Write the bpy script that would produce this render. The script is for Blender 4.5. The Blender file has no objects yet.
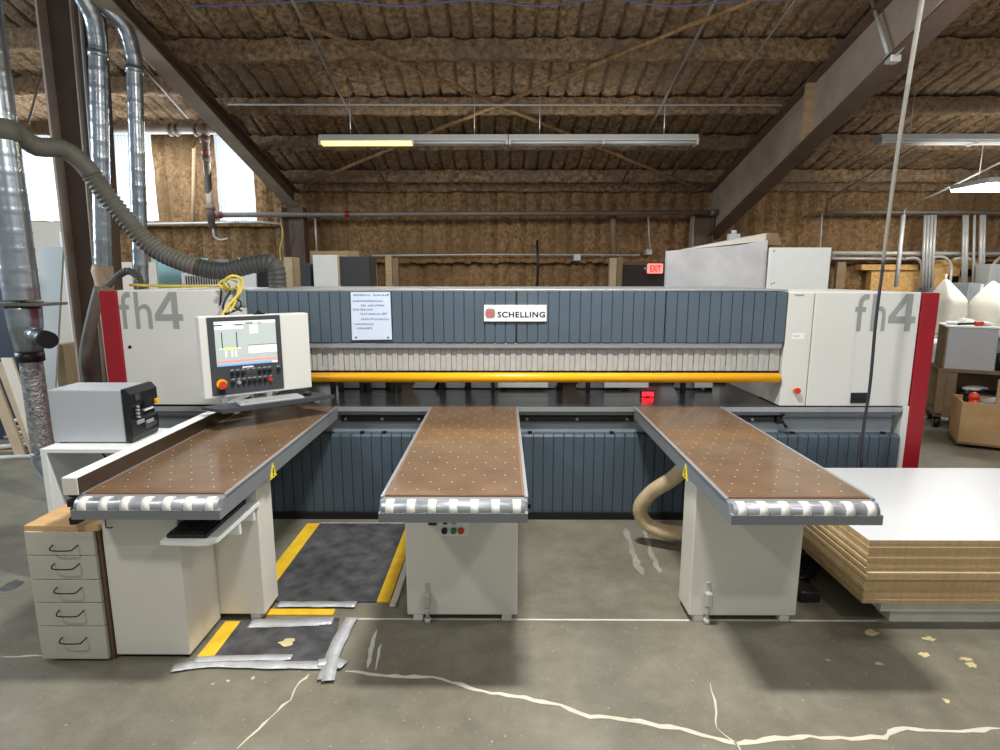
import bpy, bmesh, math, random
from mathutils import Vector, Matrix, noise
random.seed(7)
S = bpy.context.scene
COL = S.collection
R = math.radians
PI = math.pi

# ---------------------------------------------------------------- camera
F = 580.0; PITCH = R(9.69); YAW = R(0.3); H = 1.93
cam = bpy.data.cameras.new('camera'); co = bpy.data.objects.new('camera', cam); COL.objects.link(co)
cam.sensor_width = 36.0; cam.lens = F / 1000 * 36.0; cam.clip_end = 200; cam.clip_start = .05
co.location = (0, 0, H); co.rotation_euler = (PI / 2 - PITCH, 0, YAW)
S.camera = co

def ray(px, py):
    u = (px - 500) / F; v = (375 - py) / F
    y = math.cos(PITCH) + v * math.sin(PITCH); z = -math.sin(PITCH) + v * math.cos(PITCH)
    return Vector((u * math.cos(YAW) - y * math.sin(YAW), u * math.sin(YAW) + y * math.cos(YAW), z))
def at(px, py, Y):
    """survey helper: the point of the photo's sight line that lies at depth Y (metres)"""
    r = ray(px, py); return r * (Y / r.y) + Vector((0, 0, H))
def atz(px, py, z):
    r = ray(px, py); return r * ((z - H) / r.z) + Vector((0, 0, H))
def atx(px, py, X):
    r = ray(px, py); return r * (X / r.x) + Vector((0, 0, H))
def atr(px, py, z0=3.3, s=.2425):
    r = ray(px, py); return r * ((z0 + s * 10.8 - H) / (r.z + s * r.y)) + Vector((0, 0, H))

# ---------------------------------------------------------------- materials
def lin(c):
    return tuple((x / 255 / 12.92 if x / 255 <= .04045 else ((x / 255 + .055) / 1.055) ** 2.4) for x in c)
MATS = {}
def mat(name, rgb, rough=.5, metal=0, var=.08, scale=8, bump=0, bscale=40, emit=0, ecol=None, stretch=None, spec=.5, alpha=1, trans=0):
    m = bpy.data.materials.new(name); m.use_nodes = True
    nt = m.node_tree; b = nt.nodes['Principled BSDF']
    c = lin(rgb)
    tc = nt.nodes.new('ShaderNodeTexCoord'); src = tc.outputs['Object']
    if stretch:
        mp = nt.nodes.new('ShaderNodeMapping'); mp.inputs['Scale'].default_value = stretch
        nt.links.new(src, mp.inputs['Vector']); src = mp.outputs['Vector']
    if var:
        n = nt.nodes.new('ShaderNodeTexNoise'); n.inputs['Scale'].default_value = scale; n.inputs['Detail'].default_value = 5
        nt.links.new(src, n.inputs['Vector'])
        cr = nt.nodes.new('ShaderNodeValToRGB')
        cr.color_ramp.elements[0].position = .3; cr.color_ramp.elements[1].position = .7
        cr.color_ramp.elements[0].color = tuple(x * (1 - var) for x in c) + (1,)
        cr.color_ramp.elements[1].color = tuple(min(1, x * (1 + var)) for x in c) + (1,)
        nt.links.new(n.outputs['Fac'], cr.inputs['Fac']); nt.links.new(cr.outputs['Color'], b.inputs['Base Color'])
    else:
        b.inputs['Base Color'].default_value = c + (1,)
    b.inputs['Roughness'].default_value = rough; b.inputs['Metallic'].default_value = metal
    b.inputs['Specular IOR Level'].default_value = spec
    if bump:
        n2 = nt.nodes.new('ShaderNodeTexNoise'); n2.inputs['Scale'].default_value = bscale; n2.inputs['Detail'].default_value = 6
        nt.links.new(src, n2.inputs['Vector'])
        bp = nt.nodes.new('ShaderNodeBump'); bp.inputs['Strength'].default_value = bump; bp.inputs['Distance'].default_value = .02
        nt.links.new(n2.outputs['Fac'], bp.inputs['Height']); nt.links.new(bp.outputs['Normal'], b.inputs['Normal'])
    if emit:
        b.inputs['Emission Color'].default_value = lin(ecol or rgb) + (1,); b.inputs['Emission Strength'].default_value = emit
    if alpha < 1: b.inputs['Alpha'].default_value = alpha
    if trans: b.inputs['Transmission Weight'].default_value = trans
    MATS[name] = m
    return m

def foam_mat(name, dark, light, grey):
    m = bpy.data.materials.new(name); m.use_nodes = True
    nt = m.node_tree; b = nt.nodes['Principled BSDF']; b.inputs['Roughness'].default_value = .95; b.inputs['Specular IOR Level'].default_value = .1
    g = nt.nodes.new('ShaderNodeNewGeometry')
    n = nt.nodes.new('ShaderNodeTexNoise'); n.inputs['Scale'].default_value = 14; n.inputs['Detail'].default_value = 8; n.inputs['Roughness'].default_value = .7
    n2 = nt.nodes.new('ShaderNodeTexNoise'); n2.inputs['Scale'].default_value = 1.1; n2.inputs['Detail'].default_value = 4
    for q in (n, n2): nt.links.new(g.outputs['Position'], q.inputs['Vector'])
    cr = nt.nodes.new('ShaderNodeValToRGB'); e = cr.color_ramp.elements
    e[0].position = .34; e[0].color = lin(dark) + (1,); e[1].position = .66; e[1].color = lin(light) + (1,)
    nt.links.new(n.outputs['Fac'], cr.inputs['Fac'])
    mx = nt.nodes.new('ShaderNodeMixRGB'); mx.inputs[2].default_value = lin(grey) + (1,)
    cr2 = nt.nodes.new('ShaderNodeValToRGB'); cr2.color_ramp.elements[0].position = .42; cr2.color_ramp.elements[1].position = .68
    cr2.color_ramp.elements[1].color = (.75, .75, .75, 1)
    nt.links.new(n2.outputs['Fac'], cr2.inputs['Fac']); nt.links.new(cr2.outputs['Color'], mx.inputs[0])
    nt.links.new(cr.outputs['Color'], mx.inputs[1]); nt.links.new(mx.outputs[0], b.inputs['Base Color'])
    n3 = nt.nodes.new('ShaderNodeTexNoise'); n3.inputs['Scale'].default_value = 30; n3.inputs['Detail'].default_value = 6
    nt.links.new(g.outputs['Position'], n3.inputs['Vector'])
    bp = nt.nodes.new('ShaderNodeBump'); bp.inputs['Strength'].default_value = .9; bp.inputs['Distance'].default_value = .03
    nt.links.new(n3.outputs['Fac'], bp.inputs['Height']); nt.links.new(bp.outputs['Normal'], b.inputs['Normal'])
    return m

M_foam = foam_mat('spray_foam', (82, 64, 46), (172, 144, 112), (116, 100, 82))
M_foamw = foam_mat('wall_foam', (98, 75, 51), (176, 141, 102), (122, 98, 70))

def floor_mat():
    m = bpy.data.materials.new('concrete'); m.use_nodes = True
    nt = m.node_tree; b = nt.nodes['Principled BSDF']
    g = nt.nodes.new('ShaderNodeNewGeometry')
    def nz(s, d=8, r=.6):
        n = nt.nodes.new('ShaderNodeTexNoise'); n.inputs['Scale'].default_value = s; n.inputs['Detail'].default_value = d; n.inputs['Roughness'].default_value = r
        nt.links.new(g.outputs['Position'], n.inputs['Vector']); return n
    def ramp(n, p0, c0, p1, c1):
        cr = nt.nodes.new('ShaderNodeValToRGB'); e = cr.color_ramp.elements
        e[0].position = p0; e[0].color = c0; e[1].position = p1; e[1].color = c1
        nt.links.new(n.outputs['Fac'], cr.inputs['Fac']); return cr
    a = ramp(nz(1.3, 9, .65), .32, lin((104, 100, 86)) + (1,), .7, lin((139, 135, 120)) + (1,))
    d = ramp(nz(7, 8, .7), .35, (.84, .84, .82, 1), .66, (1.05, 1.05, 1.04, 1))
    s = ramp(nz(60, 3, .5), .66, (0, 0, 0, 1), .72, (.6, .6, .6, 1))
    mul = nt.nodes.new('ShaderNodeMixRGB'); mul.blend_type = 'MULTIPLY'; mul.inputs[0].default_value = 1
    nt.links.new(a.outputs[0], mul.inputs[1]); nt.links.new(d.outputs[0], mul.inputs[2])
    mx = nt.nodes.new('ShaderNodeMixRGB'); mx.inputs[2].default_value = lin((172, 172, 160)) + (1,)
    nt.links.new(s.outputs[0], mx.inputs[0]); nt.links.new(mul.outputs[0], mx.inputs[1])
    nt.links.new(mx.outputs[0], b.inputs['Base Color'])
    rr = ramp(nz(3, 6, .6), .3, (.34, .34, .34, 1), .7, (.55, .55, .55, 1))
    nt.links.new(rr.outputs[0], b.inputs['Roughness'])
    bp = nt.nodes.new('ShaderNodeBump'); bp.inputs['Strength'].default_value = .12; bp.inputs['Distance'].default_value = .01
    nt.links.new(nz(25).outputs['Fac'], bp.inputs['Height']); nt.links.new(bp.outputs['Normal'], b.inputs['Normal'])
    return m
M_floor = floor_mat()

white = mat('machine_white', (214, 214, 208), .42, var=.02, scale=2)
white2 = mat('pedestal_white', (222, 219, 207), .45, var=.03, scale=2)
bright = mat('bright_white', (236, 238, 236), .45, var=.02)
red = mat('machine_red', (150, 20, 34), .4, var=.05)
slate = mat('slate_cover', (82, 95, 106), .42, var=.07, scale=4)
slated = mat('slate_skirt', (74, 87, 98), .45, var=.08, scale=4)
frameg = mat('frame_grey', (124, 127, 130), .4, var=.05)
framel = mat('frame_light', (150, 158, 164), .4, var=.05)
alu = mat('aluminium', (176, 180, 184), .38, metal=.6, var=.05)
steel = mat('bed_steel', (74, 72, 70), .22, metal=.55, var=.15, scale=10)
black = mat('black_plastic', (24, 24, 26), .42, var=.05)
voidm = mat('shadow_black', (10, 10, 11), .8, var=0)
char = mat('charcoal_panel', (62, 66, 70), .4, var=.04)
yellow = mat('safety_yellow', (250, 178, 8), .33, var=.03)
warny = mat('warning_yellow', (240, 222, 40), .4, var=0)
fhgrey = mat('lettering_grey', (150, 153, 150), .5, var=.03)
ink = mat('lettering_black', (24, 26, 30), .5, var=0)
logored = mat('emblem_red', (206, 62, 52), .5, var=0)
curtain = mat('strip_curtain', (188, 188, 184), .38, var=.06, scale=14, alpha=.86)
brown = mat('phenolic_brown', (108, 85, 63), .2, var=.16, scale=5, bump=.02, bscale=60)
brownl = mat('phenolic_edge', (134, 96, 66), .4, var=.1)
dotm = mat('nozzle_white', (196, 182, 160), .5, var=.05)
ring = mat('roller_white', (224, 224, 214), .55, var=.03)
maple = mat('maple_edge', (205, 166, 114), .5, var=.12, scale=3, stretch=(1, 12, 12))
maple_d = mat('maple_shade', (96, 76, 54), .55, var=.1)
drawer_m = mat('drawer_grey', (188, 184, 172), .5, var=.05, scale=3)
wire = mat('dark_wire', (30, 30, 32), .35, metal=.6, var=0)
fencem = mat('fence_metal', (128, 120, 112), .22, metal=.95, var=.05)
galv = mat('galvanised', (168, 176, 182), .28, metal=.85, var=.18, scale=9)
galvd = mat('flex_foil', (158, 158, 158), .4, metal=.6, var=.4, scale=30, bump=.7, bscale=50)
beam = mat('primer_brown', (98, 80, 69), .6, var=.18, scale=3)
beaml = mat('primer_lit_tone', (166, 150, 136), .62, var=.14, scale=3)  # paler copy of the brown primer; steel faces get light and shade by colour
pipem = mat('pipe_grey', (128, 118, 108), .5, metal=.3, var=.15)
conduit = mat('conduit_steel', (196, 196, 192), .4, metal=.25, var=.08)
hosem = mat('hose_grey', (104, 102, 92), .6, var=.12)
hosed = mat('hose_dark', (64, 64, 62), .55, var=.1)
hoseb = mat('hose_beige', (206, 184, 148), .3, var=.1, scale=12)
matblk = mat('mat_black', (84, 84, 86), .6, var=.55, scale=9, bump=1.0, bscale=130)
matyel = mat('mat_yellow', (232, 188, 44), .55, var=.14, scale=9)
tape = mat('duct_tape', (196, 198, 200), .32, var=.14, scale=14, metal=.25, bump=.3, bscale=40)
filler = mat('crack_filler', (206, 200, 182), .7, var=.08)
paintw = mat('floor_line', (205, 203, 192), .6, var=.1)
paint_y = mat('bare_patch', (200, 184, 138), .7, var=.15)
greyp = mat('worn_patch', (150, 148, 136), .6, var=.15)
lam = mat('laminate_top', (204, 207, 209), .35, var=.015, scale=3)
core3 = mat('board_skin', (206, 192, 164), .6, var=.05)
core2 = mat('particle_core_dark', (186, 152, 104), .8, var=.16, scale=50, stretch=(1, 1, .4))
core = mat('particle_core', (198, 168, 122), .8, var=.14, scale=60, stretch=(1, 1, .4))
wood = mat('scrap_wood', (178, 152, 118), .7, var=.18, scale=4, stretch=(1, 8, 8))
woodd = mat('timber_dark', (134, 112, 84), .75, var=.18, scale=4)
spoil = mat('spoilboard', (214, 210, 198), .6, var=.08)
osb = mat('strand_board', (206, 164, 100), .75, var=.25, scale=22)
teal = mat('teal_board', (150, 200, 204), .5, var=.03)
cream = mat('cream_board', (226, 214, 196), .5, var=.03)
greyboard = mat('grey_board', (172, 176, 172), .5, var=.06, scale=2)
tanb = mat('tan_board', (190, 168, 138), .6, var=.08)
navy = mat('dark_blue', (40, 48, 62), .6, var=.1)
darkdoor = mat('dark_door', (46, 38, 34), .6, var=.1)
cloth = mat('bag_cloth', (206, 202, 190), .85, var=.05, bump=.25, bscale=25)
elec = mat('panel_grey', (138, 150, 152), .5, var=.08)
cartm = mat('cart_wood', (116, 96, 70), .7, var=.2)
boxgrey = mat('box_grey', (168, 170, 172), .45, var=.04)
osbbin = mat('bin_board', (172, 140, 96), .8, var=.1)
silver = mat('printer_silver', (184, 190, 196), .42, metal=.15, var=.02)
screen = mat('screen_glow', (184, 196, 192), .2, var=0, emit=.18)
scr_w = mat('screen_white', (232, 238, 238), .3, var=0, emit=.25)
scr_d = mat('screen_dark', (60, 68, 70), .3, var=0, emit=.25)
scr_y = mat('screen_yellow', (230, 226, 120), .3, var=0, emit=.8)
scr_r = mat('screen_red', (240, 130, 120), .3, var=0, emit=.8)
scr_b = mat('screen_blue', (110, 150, 200), .3, var=0, emit=.7)
note_m = mat('note_white', (208, 220, 236), .4, var=.02)
inkb = mat('blue_ink', (70, 92, 176), .5, var=0)
lampon = mat('lamp_on', (255, 246, 200), .4, var=0, emit=2.2, ecol=(255, 232, 120))
lampoff = mat('lamp_off', (206, 206, 204), .35, var=0)
fixt = mat('fixture_white', (196, 196, 192), .45, var=.04)
highb = mat('high_bay_glow', (255, 255, 255), .4, var=0, emit=14, ecol=(255, 252, 244))
exitm = mat('exit_glow', (255, 140, 130), .4, var=0, emit=1.0)
exitr = mat('exit_red', (226, 16, 30), .4, var=0, emit=1.2)
ledr = mat('led_red', (255, 40, 56), .4, var=0, emit=5)
yellcable = mat('yellow_cable', (214, 190, 70), .5, var=.05)
bluecable = mat('blue_cable', (88, 98, 130), .5, var=.1)
green = mat('button_green', (60, 128, 70), .35, var=0)
butred = mat('button_red', (206, 56, 36), .35, var=0)
winm = mat('window_fibreglass', (170, 180, 190), .6, var=0, emit=.82, ecol=(232, 243, 255))
winm2 = mat('window_rib', (150, 162, 172), .6, var=0, emit=.62, ecol=(205, 224, 240))
rope = mat('drop_pole', (138, 134, 126), .5, var=.1)
ropeb = mat('drop_cable', (44, 46, 54), .5, var=.1)
oldwhite = mat('worn_white', (202, 202, 204), .6, var=.12, scale=5)

# ---------------------------------------------------------------- mesh builder
ORG = {}
class MB:
    def __init__(s): s.bm = bmesh.new()
    def _f(s, vs, mi=0, sm=False):
        try:
            f = s.bm.faces.new(vs); f.material_index = mi; f.smooth = sm; return f
        except ValueError: return None
    def box(s, x0, x1, y0, y1, z0, z1, mi=0, bev=0.0, rz=0, rx=0, ry=0):
        x0, x1 = min(x0, x1), max(x0, x1); y0, y1 = min(y0, y1), max(y0, y1); z0, z1 = min(z0, z1), max(z0, z1)
        b = bmesh.new(); c = Vector(((x0 + x1) / 2, (y0 + y1) / 2, (z0 + z1) / 2))
        v = [b.verts.new((x, y, z)) for x in (x0, x1) for y in (y0, y1) for z in (z0, z1)]
        for q in ((0, 1, 3, 2), (4, 6, 7, 5), (0, 4, 5, 1), (2, 3, 7, 6), (0, 2, 6, 4), (1, 5, 7, 3)): b.faces.new([v[i] for i in q])
        if bev: bmesh.ops.bevel(b, geom=b.edges[:], offset=min(bev, .45 * min(x1 - x0, y1 - y0, z1 - z0)), segments=2, affect='EDGES', profile=.5)
        if rz or rx or ry:
            mt = Matrix.Translation(c) @ Matrix.Rotation(rz, 4, 'Z') @ Matrix.Rotation(rx, 4, 'X') @ Matrix.Rotation(ry, 4, 'Y') @ Matrix.Translation(-c)
            bmesh.ops.transform(b, matrix=mt, verts=b.verts[:])
        s._merge(b, mi); return s
    def _merge(s, b, mi):
        mp = {v: s.bm.verts.new(v.co) for v in b.verts}
        for f in b.faces: s._f([mp[v] for v in f.verts], mi, f.smooth)
        b.free()
    def prism(s, poly, ax, a, b, mi=0, sm=False):
        """extrude a 2-D outline along axis ax: 'x' outline is (y,z), 'y' outline is (x,z), 'z' outline is (x,y)"""
        def p(q, t): return {'x': (t, q[0], q[1]), 'y': (q[0], t, q[1]), 'z': (q[0], q[1], t)}[ax]
        A = [s.bm.verts.new(p(q, a)) for q in poly]; B = [s.bm.verts.new(p(q, b)) for q in poly]; n = len(poly)
        fs = [s._f(A, mi), s._f(B[::-1], mi)]
        for i in range(n): fs.append(s._f([A[i], B[i], B[(i + 1) % n], A[(i + 1) % n]], mi, sm))
        bmesh.ops.recalc_face_normals(s.bm, faces=[f for f in fs if f])
        return s
    def tube(s, pts, r, seg=12, mi=0, caps=True):
        pts = [Vector(p) for p in pts]; n = len(pts); rs = r if isinstance(r, (list, tuple)) else [r] * n
        t0 = (pts[1] - pts[0]).normalized(); up = Vector((0, 0, 1)) if abs(t0.z) < .9 else Vector((1, 0, 0))
        u = t0.cross(up).normalized(); rings = []
        for i in range(n):
            t = (pts[min(i + 1, n - 1)] - pts[max(i - 1, 0)]).normalized()
            u = (u - t * u.dot(t)).normalized(); w = t.cross(u)
            rings.append([s.bm.verts.new(pts[i] + (u * math.cos(k * 2 * PI / seg) + w * math.sin(k * 2 * PI / seg)) * rs[i]) for k in range(seg)])
        fs = []
        for a, b in zip(rings, rings[1:]):
            for k in range(seg): fs.append(s._f([a[k], a[(k + 1) % seg], b[(k + 1) % seg], b[k]], mi, True))
        if caps: fs += [s._f(rings[0][::-1], mi), s._f(rings[-1], mi)]
        bmesh.ops.recalc_face_normals(s.bm, faces=[f for f in fs if f])
        return s
    def cyl(s, a, b, r, seg=16, mi=0, r2=None): return s.tube([a, b], [r, r if r2 is None else r2], seg, mi)
    def quad(s, pts, mi=0): s._f([s.bm.verts.new(p) for p in pts], mi); return s
    def disc(s, c, r, seg=8, mi=0, ax='z'):
        c = Vector(c); vs = []
        for k in range(seg):
            a = 2 * PI * k / seg; d = Vector((math.cos(a), math.sin(a), 0)) if ax == 'z' else Vector((math.cos(a), 0, math.sin(a)))
            vs.append(s.bm.verts.new(c + d * r))
        s._f(vs, mi); return s
    def ball(s, c, r, mi=0, sc=(1, 1, 1)):
        b = bmesh.new(); bmesh.ops.create_uvsphere(b, u_segments=14, v_segments=9, radius=r)
        for v in b.verts: v.co = Vector(c) + Vector((v.co.x * sc[0], v.co.y * sc[1], v.co.z * sc[2]))
        for f in b.faces: f.smooth = True
        s._merge(b, mi); return s
    def build(s, name, mats, parent=None):
        me = bpy.data.meshes.new(name)
        if parent is None:
            vs = s.bm.verts; xs = [v.co.x for v in vs]; ys = [v.co.y for v in vs]; zs = [v.co.z for v in vs]
            o0 = Vector(((min(xs) + max(xs)) / 2, (min(ys) + max(ys)) / 2, min(zs)))
        else: o0 = ORG[parent.name]
        bmesh.ops.translate(s.bm, verts=s.bm.verts[:], vec=-o0)
        s.bm.to_mesh(me); s.bm.free()
        for m in (mats if isinstance(mats, (list, tuple)) else [mats]): me.materials.append(m)
        o = bpy.data.objects.new(name, me); COL.objects.link(o); ORG[o.name] = o0
        if parent is None: o.location = o0
        else: o.parent = parent
        return o

def tag(o, label=None, cat=None, group=None, kind=None):
    if label: o['label'] = label
    if cat: o['category'] = cat
    if group: o['group'] = group
    if kind: o['kind'] = kind
    return o
def thing(name, label, cat, loc=(0, 0, 0), rz=0, group=None, local=False):
    o = bpy.data.objects.new(name, None); COL.objects.link(o); o.location = loc; o.rotation_euler = (0, 0, rz)
    o.empty_display_size = .1; ORG[o.name] = Vector((0, 0, 0)) if local else Vector(loc)
    return tag(o, label, cat, group)
def struct(o): o['kind'] = 'structure'; return o
def dup(o, parent=None):
    c = o.copy(); COL.objects.link(c); ORG[c.name] = ORG[o.name]
    if parent: c.parent = parent
    for ch in [x for x in COL.objects if x.parent == o]: dup(ch, c)
    return c
def spline(pts, n=8):
    P = [Vector(p) for p in pts]; P = [P[0] * 2 - P[1]] + P + [P[-1] * 2 - P[-2]]; out = []
    for i in range(1, len(P) - 2):
        a, b, c, d = P[i - 1:i + 3]
        for k in range(n):
            t = k / n
            out.append(.5 * ((2 * b) + (c - a) * t + (2 * a - 5 * b + 4 * c - d) * t * t + (3 * b - a - 3 * c + d) * t ** 3))
    out.append(P[-2]); return out
def resample(pts, step):
    out = [Vector(pts[0])]; acc = 0
    for a, b in zip(pts, pts[1:]):
        a = Vector(a); b = Vector(b); L = (b - a).length; d = step - acc
        while d <= L and L > 0:
            out.append(a + (b - a) * (d / L)); d += step
        acc = (acc + L) % step
    out.append(Vector(pts[-1])); return out
def hose_pts(pts, pitch, r, amp):
    q = resample(spline(pts, 12), pitch / 4); return q, [r + (amp if (i % 4) < 2 else -amp) for i in range(len(q))]

def text(name, s, x0, x1, z0, z1, Y, m, parent, bold=0.0, depth=.002, shear=0, space=1.0):
    cu = bpy.data.curves.new('t', 'FONT'); cu.body = s; cu.size = 1; cu.offset = bold; cu.extrude = 0; cu.resolution_u = 4; cu.shear = shear; cu.space_character = space
    ob = bpy.data.objects.new('t', cu); COL.objects.link(ob)
    me = bpy.data.meshes.new_from_object(ob.evaluated_get(bpy.context.evaluated_depsgraph_get()))
    bpy.data.objects.remove(ob)
    xs = [v.co.x for v in me.vertices]; ys = [v.co.y for v in me.vertices]
    ax, bx, ay, by = min(xs), max(xs), min(ys), max(ys)
    b = bmesh.new(); b.from_mesh(me); bpy.data.meshes.remove(me)
    for f in b.faces: f.smooth = False
    for v in b.verts:
        v.co = Vector((x0 + (v.co.x - ax) / (bx - ax) * (x1 - x0), Y, z0 + (v.co.y - ay) / (by - ay) * (z1 - z0)))
    for v in b.verts: v.co.y -= depth
    for f in b.faces:
        f.normal_update()
        if f.normal.y > 0: f.normal_flip()
    k = MB(); k.bm.free(); k.bm = b
    return k.build(name, m, parent)

def ncurve(v, sc): return noise.noise(Vector(v) * sc)

# ================================================================= THE SHELL
# floor with its cracks, painted line and worn patches in one mesh
k = MB()
k.quad([(-13, -3, 0), (13, -3, 0), (13, 11.2, 0), (-13, 11.2, 0)])
def strip(px, w, mi, z, jag=.006, wv=.4, n=10):
    pts = [atz(x, y, 0) for x, y in px]; q = []
    for a, b in zip(pts, pts[1:]):
        m = max(2, int((b - a).length / .04))
        for i in range(m): q.append(a + (b - a) * (i / m))
    q.append(pts[-1])
    L = []; Rr = []
    for i, p in enumerate(q):
        t = (q[min(i + 1, len(q) - 1)] - q[max(i - 1, 0)]); t.z = 0; t.normalize(); nn = Vector((-t.y, t.x, 0))
        off = nn * random.uniform(-jag, jag); ww = w * (1 + random.uniform(-wv, wv))
        if i in (0, len(q) - 1): ww *= .3
        L.append(k.bm.verts.new((p + off + nn * ww) + Vector((0, 0, z)))); Rr.append(k.bm.verts.new((p + off - nn * ww) + Vector((0, 0, z))))
    for i in range(len(q) - 1): k._f([Rr[i], Rr[i + 1], L[i + 1], L[i]], mi)
strip([(345, 671), (395, 676), (432, 678), (462, 684), (475, 690), (525, 698), (560, 706), (590, 716), (640, 722), (690, 731), (737, 743), (765, 740), (800, 737), (850, 738), (885, 738), (892, 733), (905, 728), (950, 731), (1000, 728)], .0105, 1, .0012, jag=.007, wv=.45)
strip([(310, 674), (300, 682), (290, 700), (270, 718), (258, 729), (238, 749)], .005, 1, .0012, wv=.6)
strip([(710, 683), (714, 700), (717, 728), (735, 742), (740, 752)], .0035, 1, .0012, wv=.6)
strip([(0, 657), (42, 656)], .006, 1, .0012)
strip([(355, 619), (1000, 621.5)], .0075, 2, .0010, jag=.0008, wv=.1)
strip([(368, 668), (371, 650), (376, 630)], .009, 2, .0010, jag=.005); strip([(375, 670), (378, 655), (381, 644)], .006, 2, .0010, jag=.004)
strip([(642, 575), (632, 553), (626, 528)], .02, 4, .0006, jag=.01, wv=.5); strip([(660, 573), (650, 550), (643, 524)], .014, 4, .0006, jag=.008, wv=.5)
def blot(px, py, rx, ry, mi, z=.0011, n=14):
    c = atz(px, py, 0); vs = []
    for i in range(n):
        a = 2 * PI * i / n; q = 1 + random.uniform(-.35, .35)
        vs.append(k.bm.verts.new((c.x + math.cos(a) * rx * q, c.y + math.sin(a) * ry * q, z)))
    k._f(vs, mi)
for b in ((872, 633, .036, .03, 3), (884, 621, .035, .025, 4), (929, 639, .03, .02, 3), (925, 655, .028, .02, 3), (966, 659, .032, .014, 3), (971, 665, .03, .02, 3), (880, 664, .02, .012, 4), (828, 660, .015, .01, 4), (947, 701, .014, .016, 3), (985, 620, .03, .02, 4), (253, 678, .012, .01, 3), (213, 684, .008, .006, 3), (228, 681, .01, .007, 3)): blot(*b)
for i in range(90): blot(random.uniform(0, 1000), random.uniform(560, 750), *(random.uniform(.003, .007),) * 2, 4, n=7)
blot(10, 586, .05, .07, 5, .0008)
struct(k.build('floor', [M_floor, filler, paintw, paint_y, greyp, matblk]))

# roof deck (foam-sprayed corrugated sheeting), built as a lumpy grid
def deck(name, x0, x1, y0, y1, z0, sl, nx, ny, pitch=.23):
    k = MB(); V = []
    for j in range(ny + 1):
        Y = y0 + (y1 - y0) * j / ny; row = []
        for i in range(nx + 1):
            X = x0 + (x1 - x0) * i / nx
            ph = ((X + .02 * ncurve((X * .3, Y, 3), 1.7)) / pitch) % 1
            g = math.exp(-((ph - .5) / .07) ** 2) * .075
            d = .035 * ncurve((X, Y, 0), 2.3) + .022 * ncurve((X, Y, 5), 9) + .012 * ncurve((X, Y, 9), 22)
            row.append(k.bm.verts.new((X, Y, z0 + sl * (10.8 - Y) + g + d)))
        V.append(row)
    for j in range(ny):
        for i in range(nx): k._f([V[j][i], V[j + 1][i], V[j + 1][i + 1], V[j][i + 1]], 0, True)
    return struct(k.build(name, M_foam))
deck('ceiling', -3.85, 11.5, 4.6, 11.0, 3.61, .2425, 900, 100)
deck('ceiling_left', -12, -3.8, 4.6, 11.0, 4.5, .25, 400, 90)
deck('ceiling_near', -3.85, 11.5, -3, 4.62, 3.61, .2425, 90, 30)
deck('ceiling_near_left', -12, -3.8, -3, 4.62, 4.5, .25, 40, 30)
k = MB(); k.prism([(11.0, 3.52), (11.0, 4.55), (3.0, 6.5), (3.0, 5.46)], 'x', -3.90, -3.86); struct(k.build('wall_upper', M_foam))

# back wall with three window openings
WIN = [(-8.72, -7.92), (-6.98, -6.22), (-5.1, -4.46)]
k = MB(); V = {}
nx, nz = 400, 80; X0, X1 = -12., 11.5
for i in range(nx + 1):
    X = X0 + (X1 - X0) * i / nx; top = 4.75 if X < -3.8 else 3.75
    for j in range(nz + 1):
        Z = top * j / nz
        ph = (X / .27) % 1; g = math.exp(-((ph - .5) / .12) ** 2) * .09
        V[i, j] = k.bm.verts.new((X, 10.8 + g + .04 * ncurve((X, Z, 0), 2.2) + .025 * ncurve((X, Z, 4), 9), Z))
for i in range(nx):
    for j in range(nz):
        c = (V[i, j].co + V[i + 1, j + 1].co) / 2
        if c.z > 2.9 and any(a < c.x < b for a, b in WIN) : continue
        k._f([V[i, j], V[i + 1, j], V[i + 1, j + 1], V[i, j + 1]], 0, True)
struct(k.build('wall_back', M_foamw))
for n, (a, b) in enumerate(WIN):
    k = MB(); nn = int((b - a + .2) / .06)
    for i in range(nn):
        x = a - .1 + i * .06
        k.box(x, x + .05, 10.93, 10.95, 2.85, 4.8); k.box(x + .05, x + .06, 10.925, 10.95, 2.85, 4.8, 1)
    struct(k.build('window_%d' % (n + 1), [winm, winm2]))

k = MB()
for i in range(60):
    x = -12 + i * .14
    k.box(x, x + .15, 10.66 + random.uniform(-.01, .01), 10.86, 2.80, 2.90 + random.uniform(-.01, .01), bev=.02)
struct(k.build('trim_1', M_foamw))
# foam-edged girt over the low part of the wall
k = MB(); 
for i in range(130):
    x = -3.4 + i * .1
    k.box(x, x + .12, 10.66 + random.uniform(-.015, .015), 10.85, 2.16 + random.uniform(-.015, .02), 2.26 + random.uniform(-.01, .015), bev=.02)
struct(k.build('trim_2', M_foamw))
# dark door below the exit sign
k = MB(); k.box(1.98, 2.95, 10.6, 10.68, 0, 2.12, bev=.01); k.box(1.93, 1.98, 10.58, 10.7, 0, 2.17, 1); k.box(2.95, 3.0, 10.58, 10.7, 0, 2.17, 1); k.box(1.93, 3.0, 10.58, 10.7, 2.12, 2.18, 1)
k.box(2.02, 2.9, 10.59, 10.6, 1.0, 1.06, 1)
struct(k.build('door_1', [darkdoor, beam]))

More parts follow.
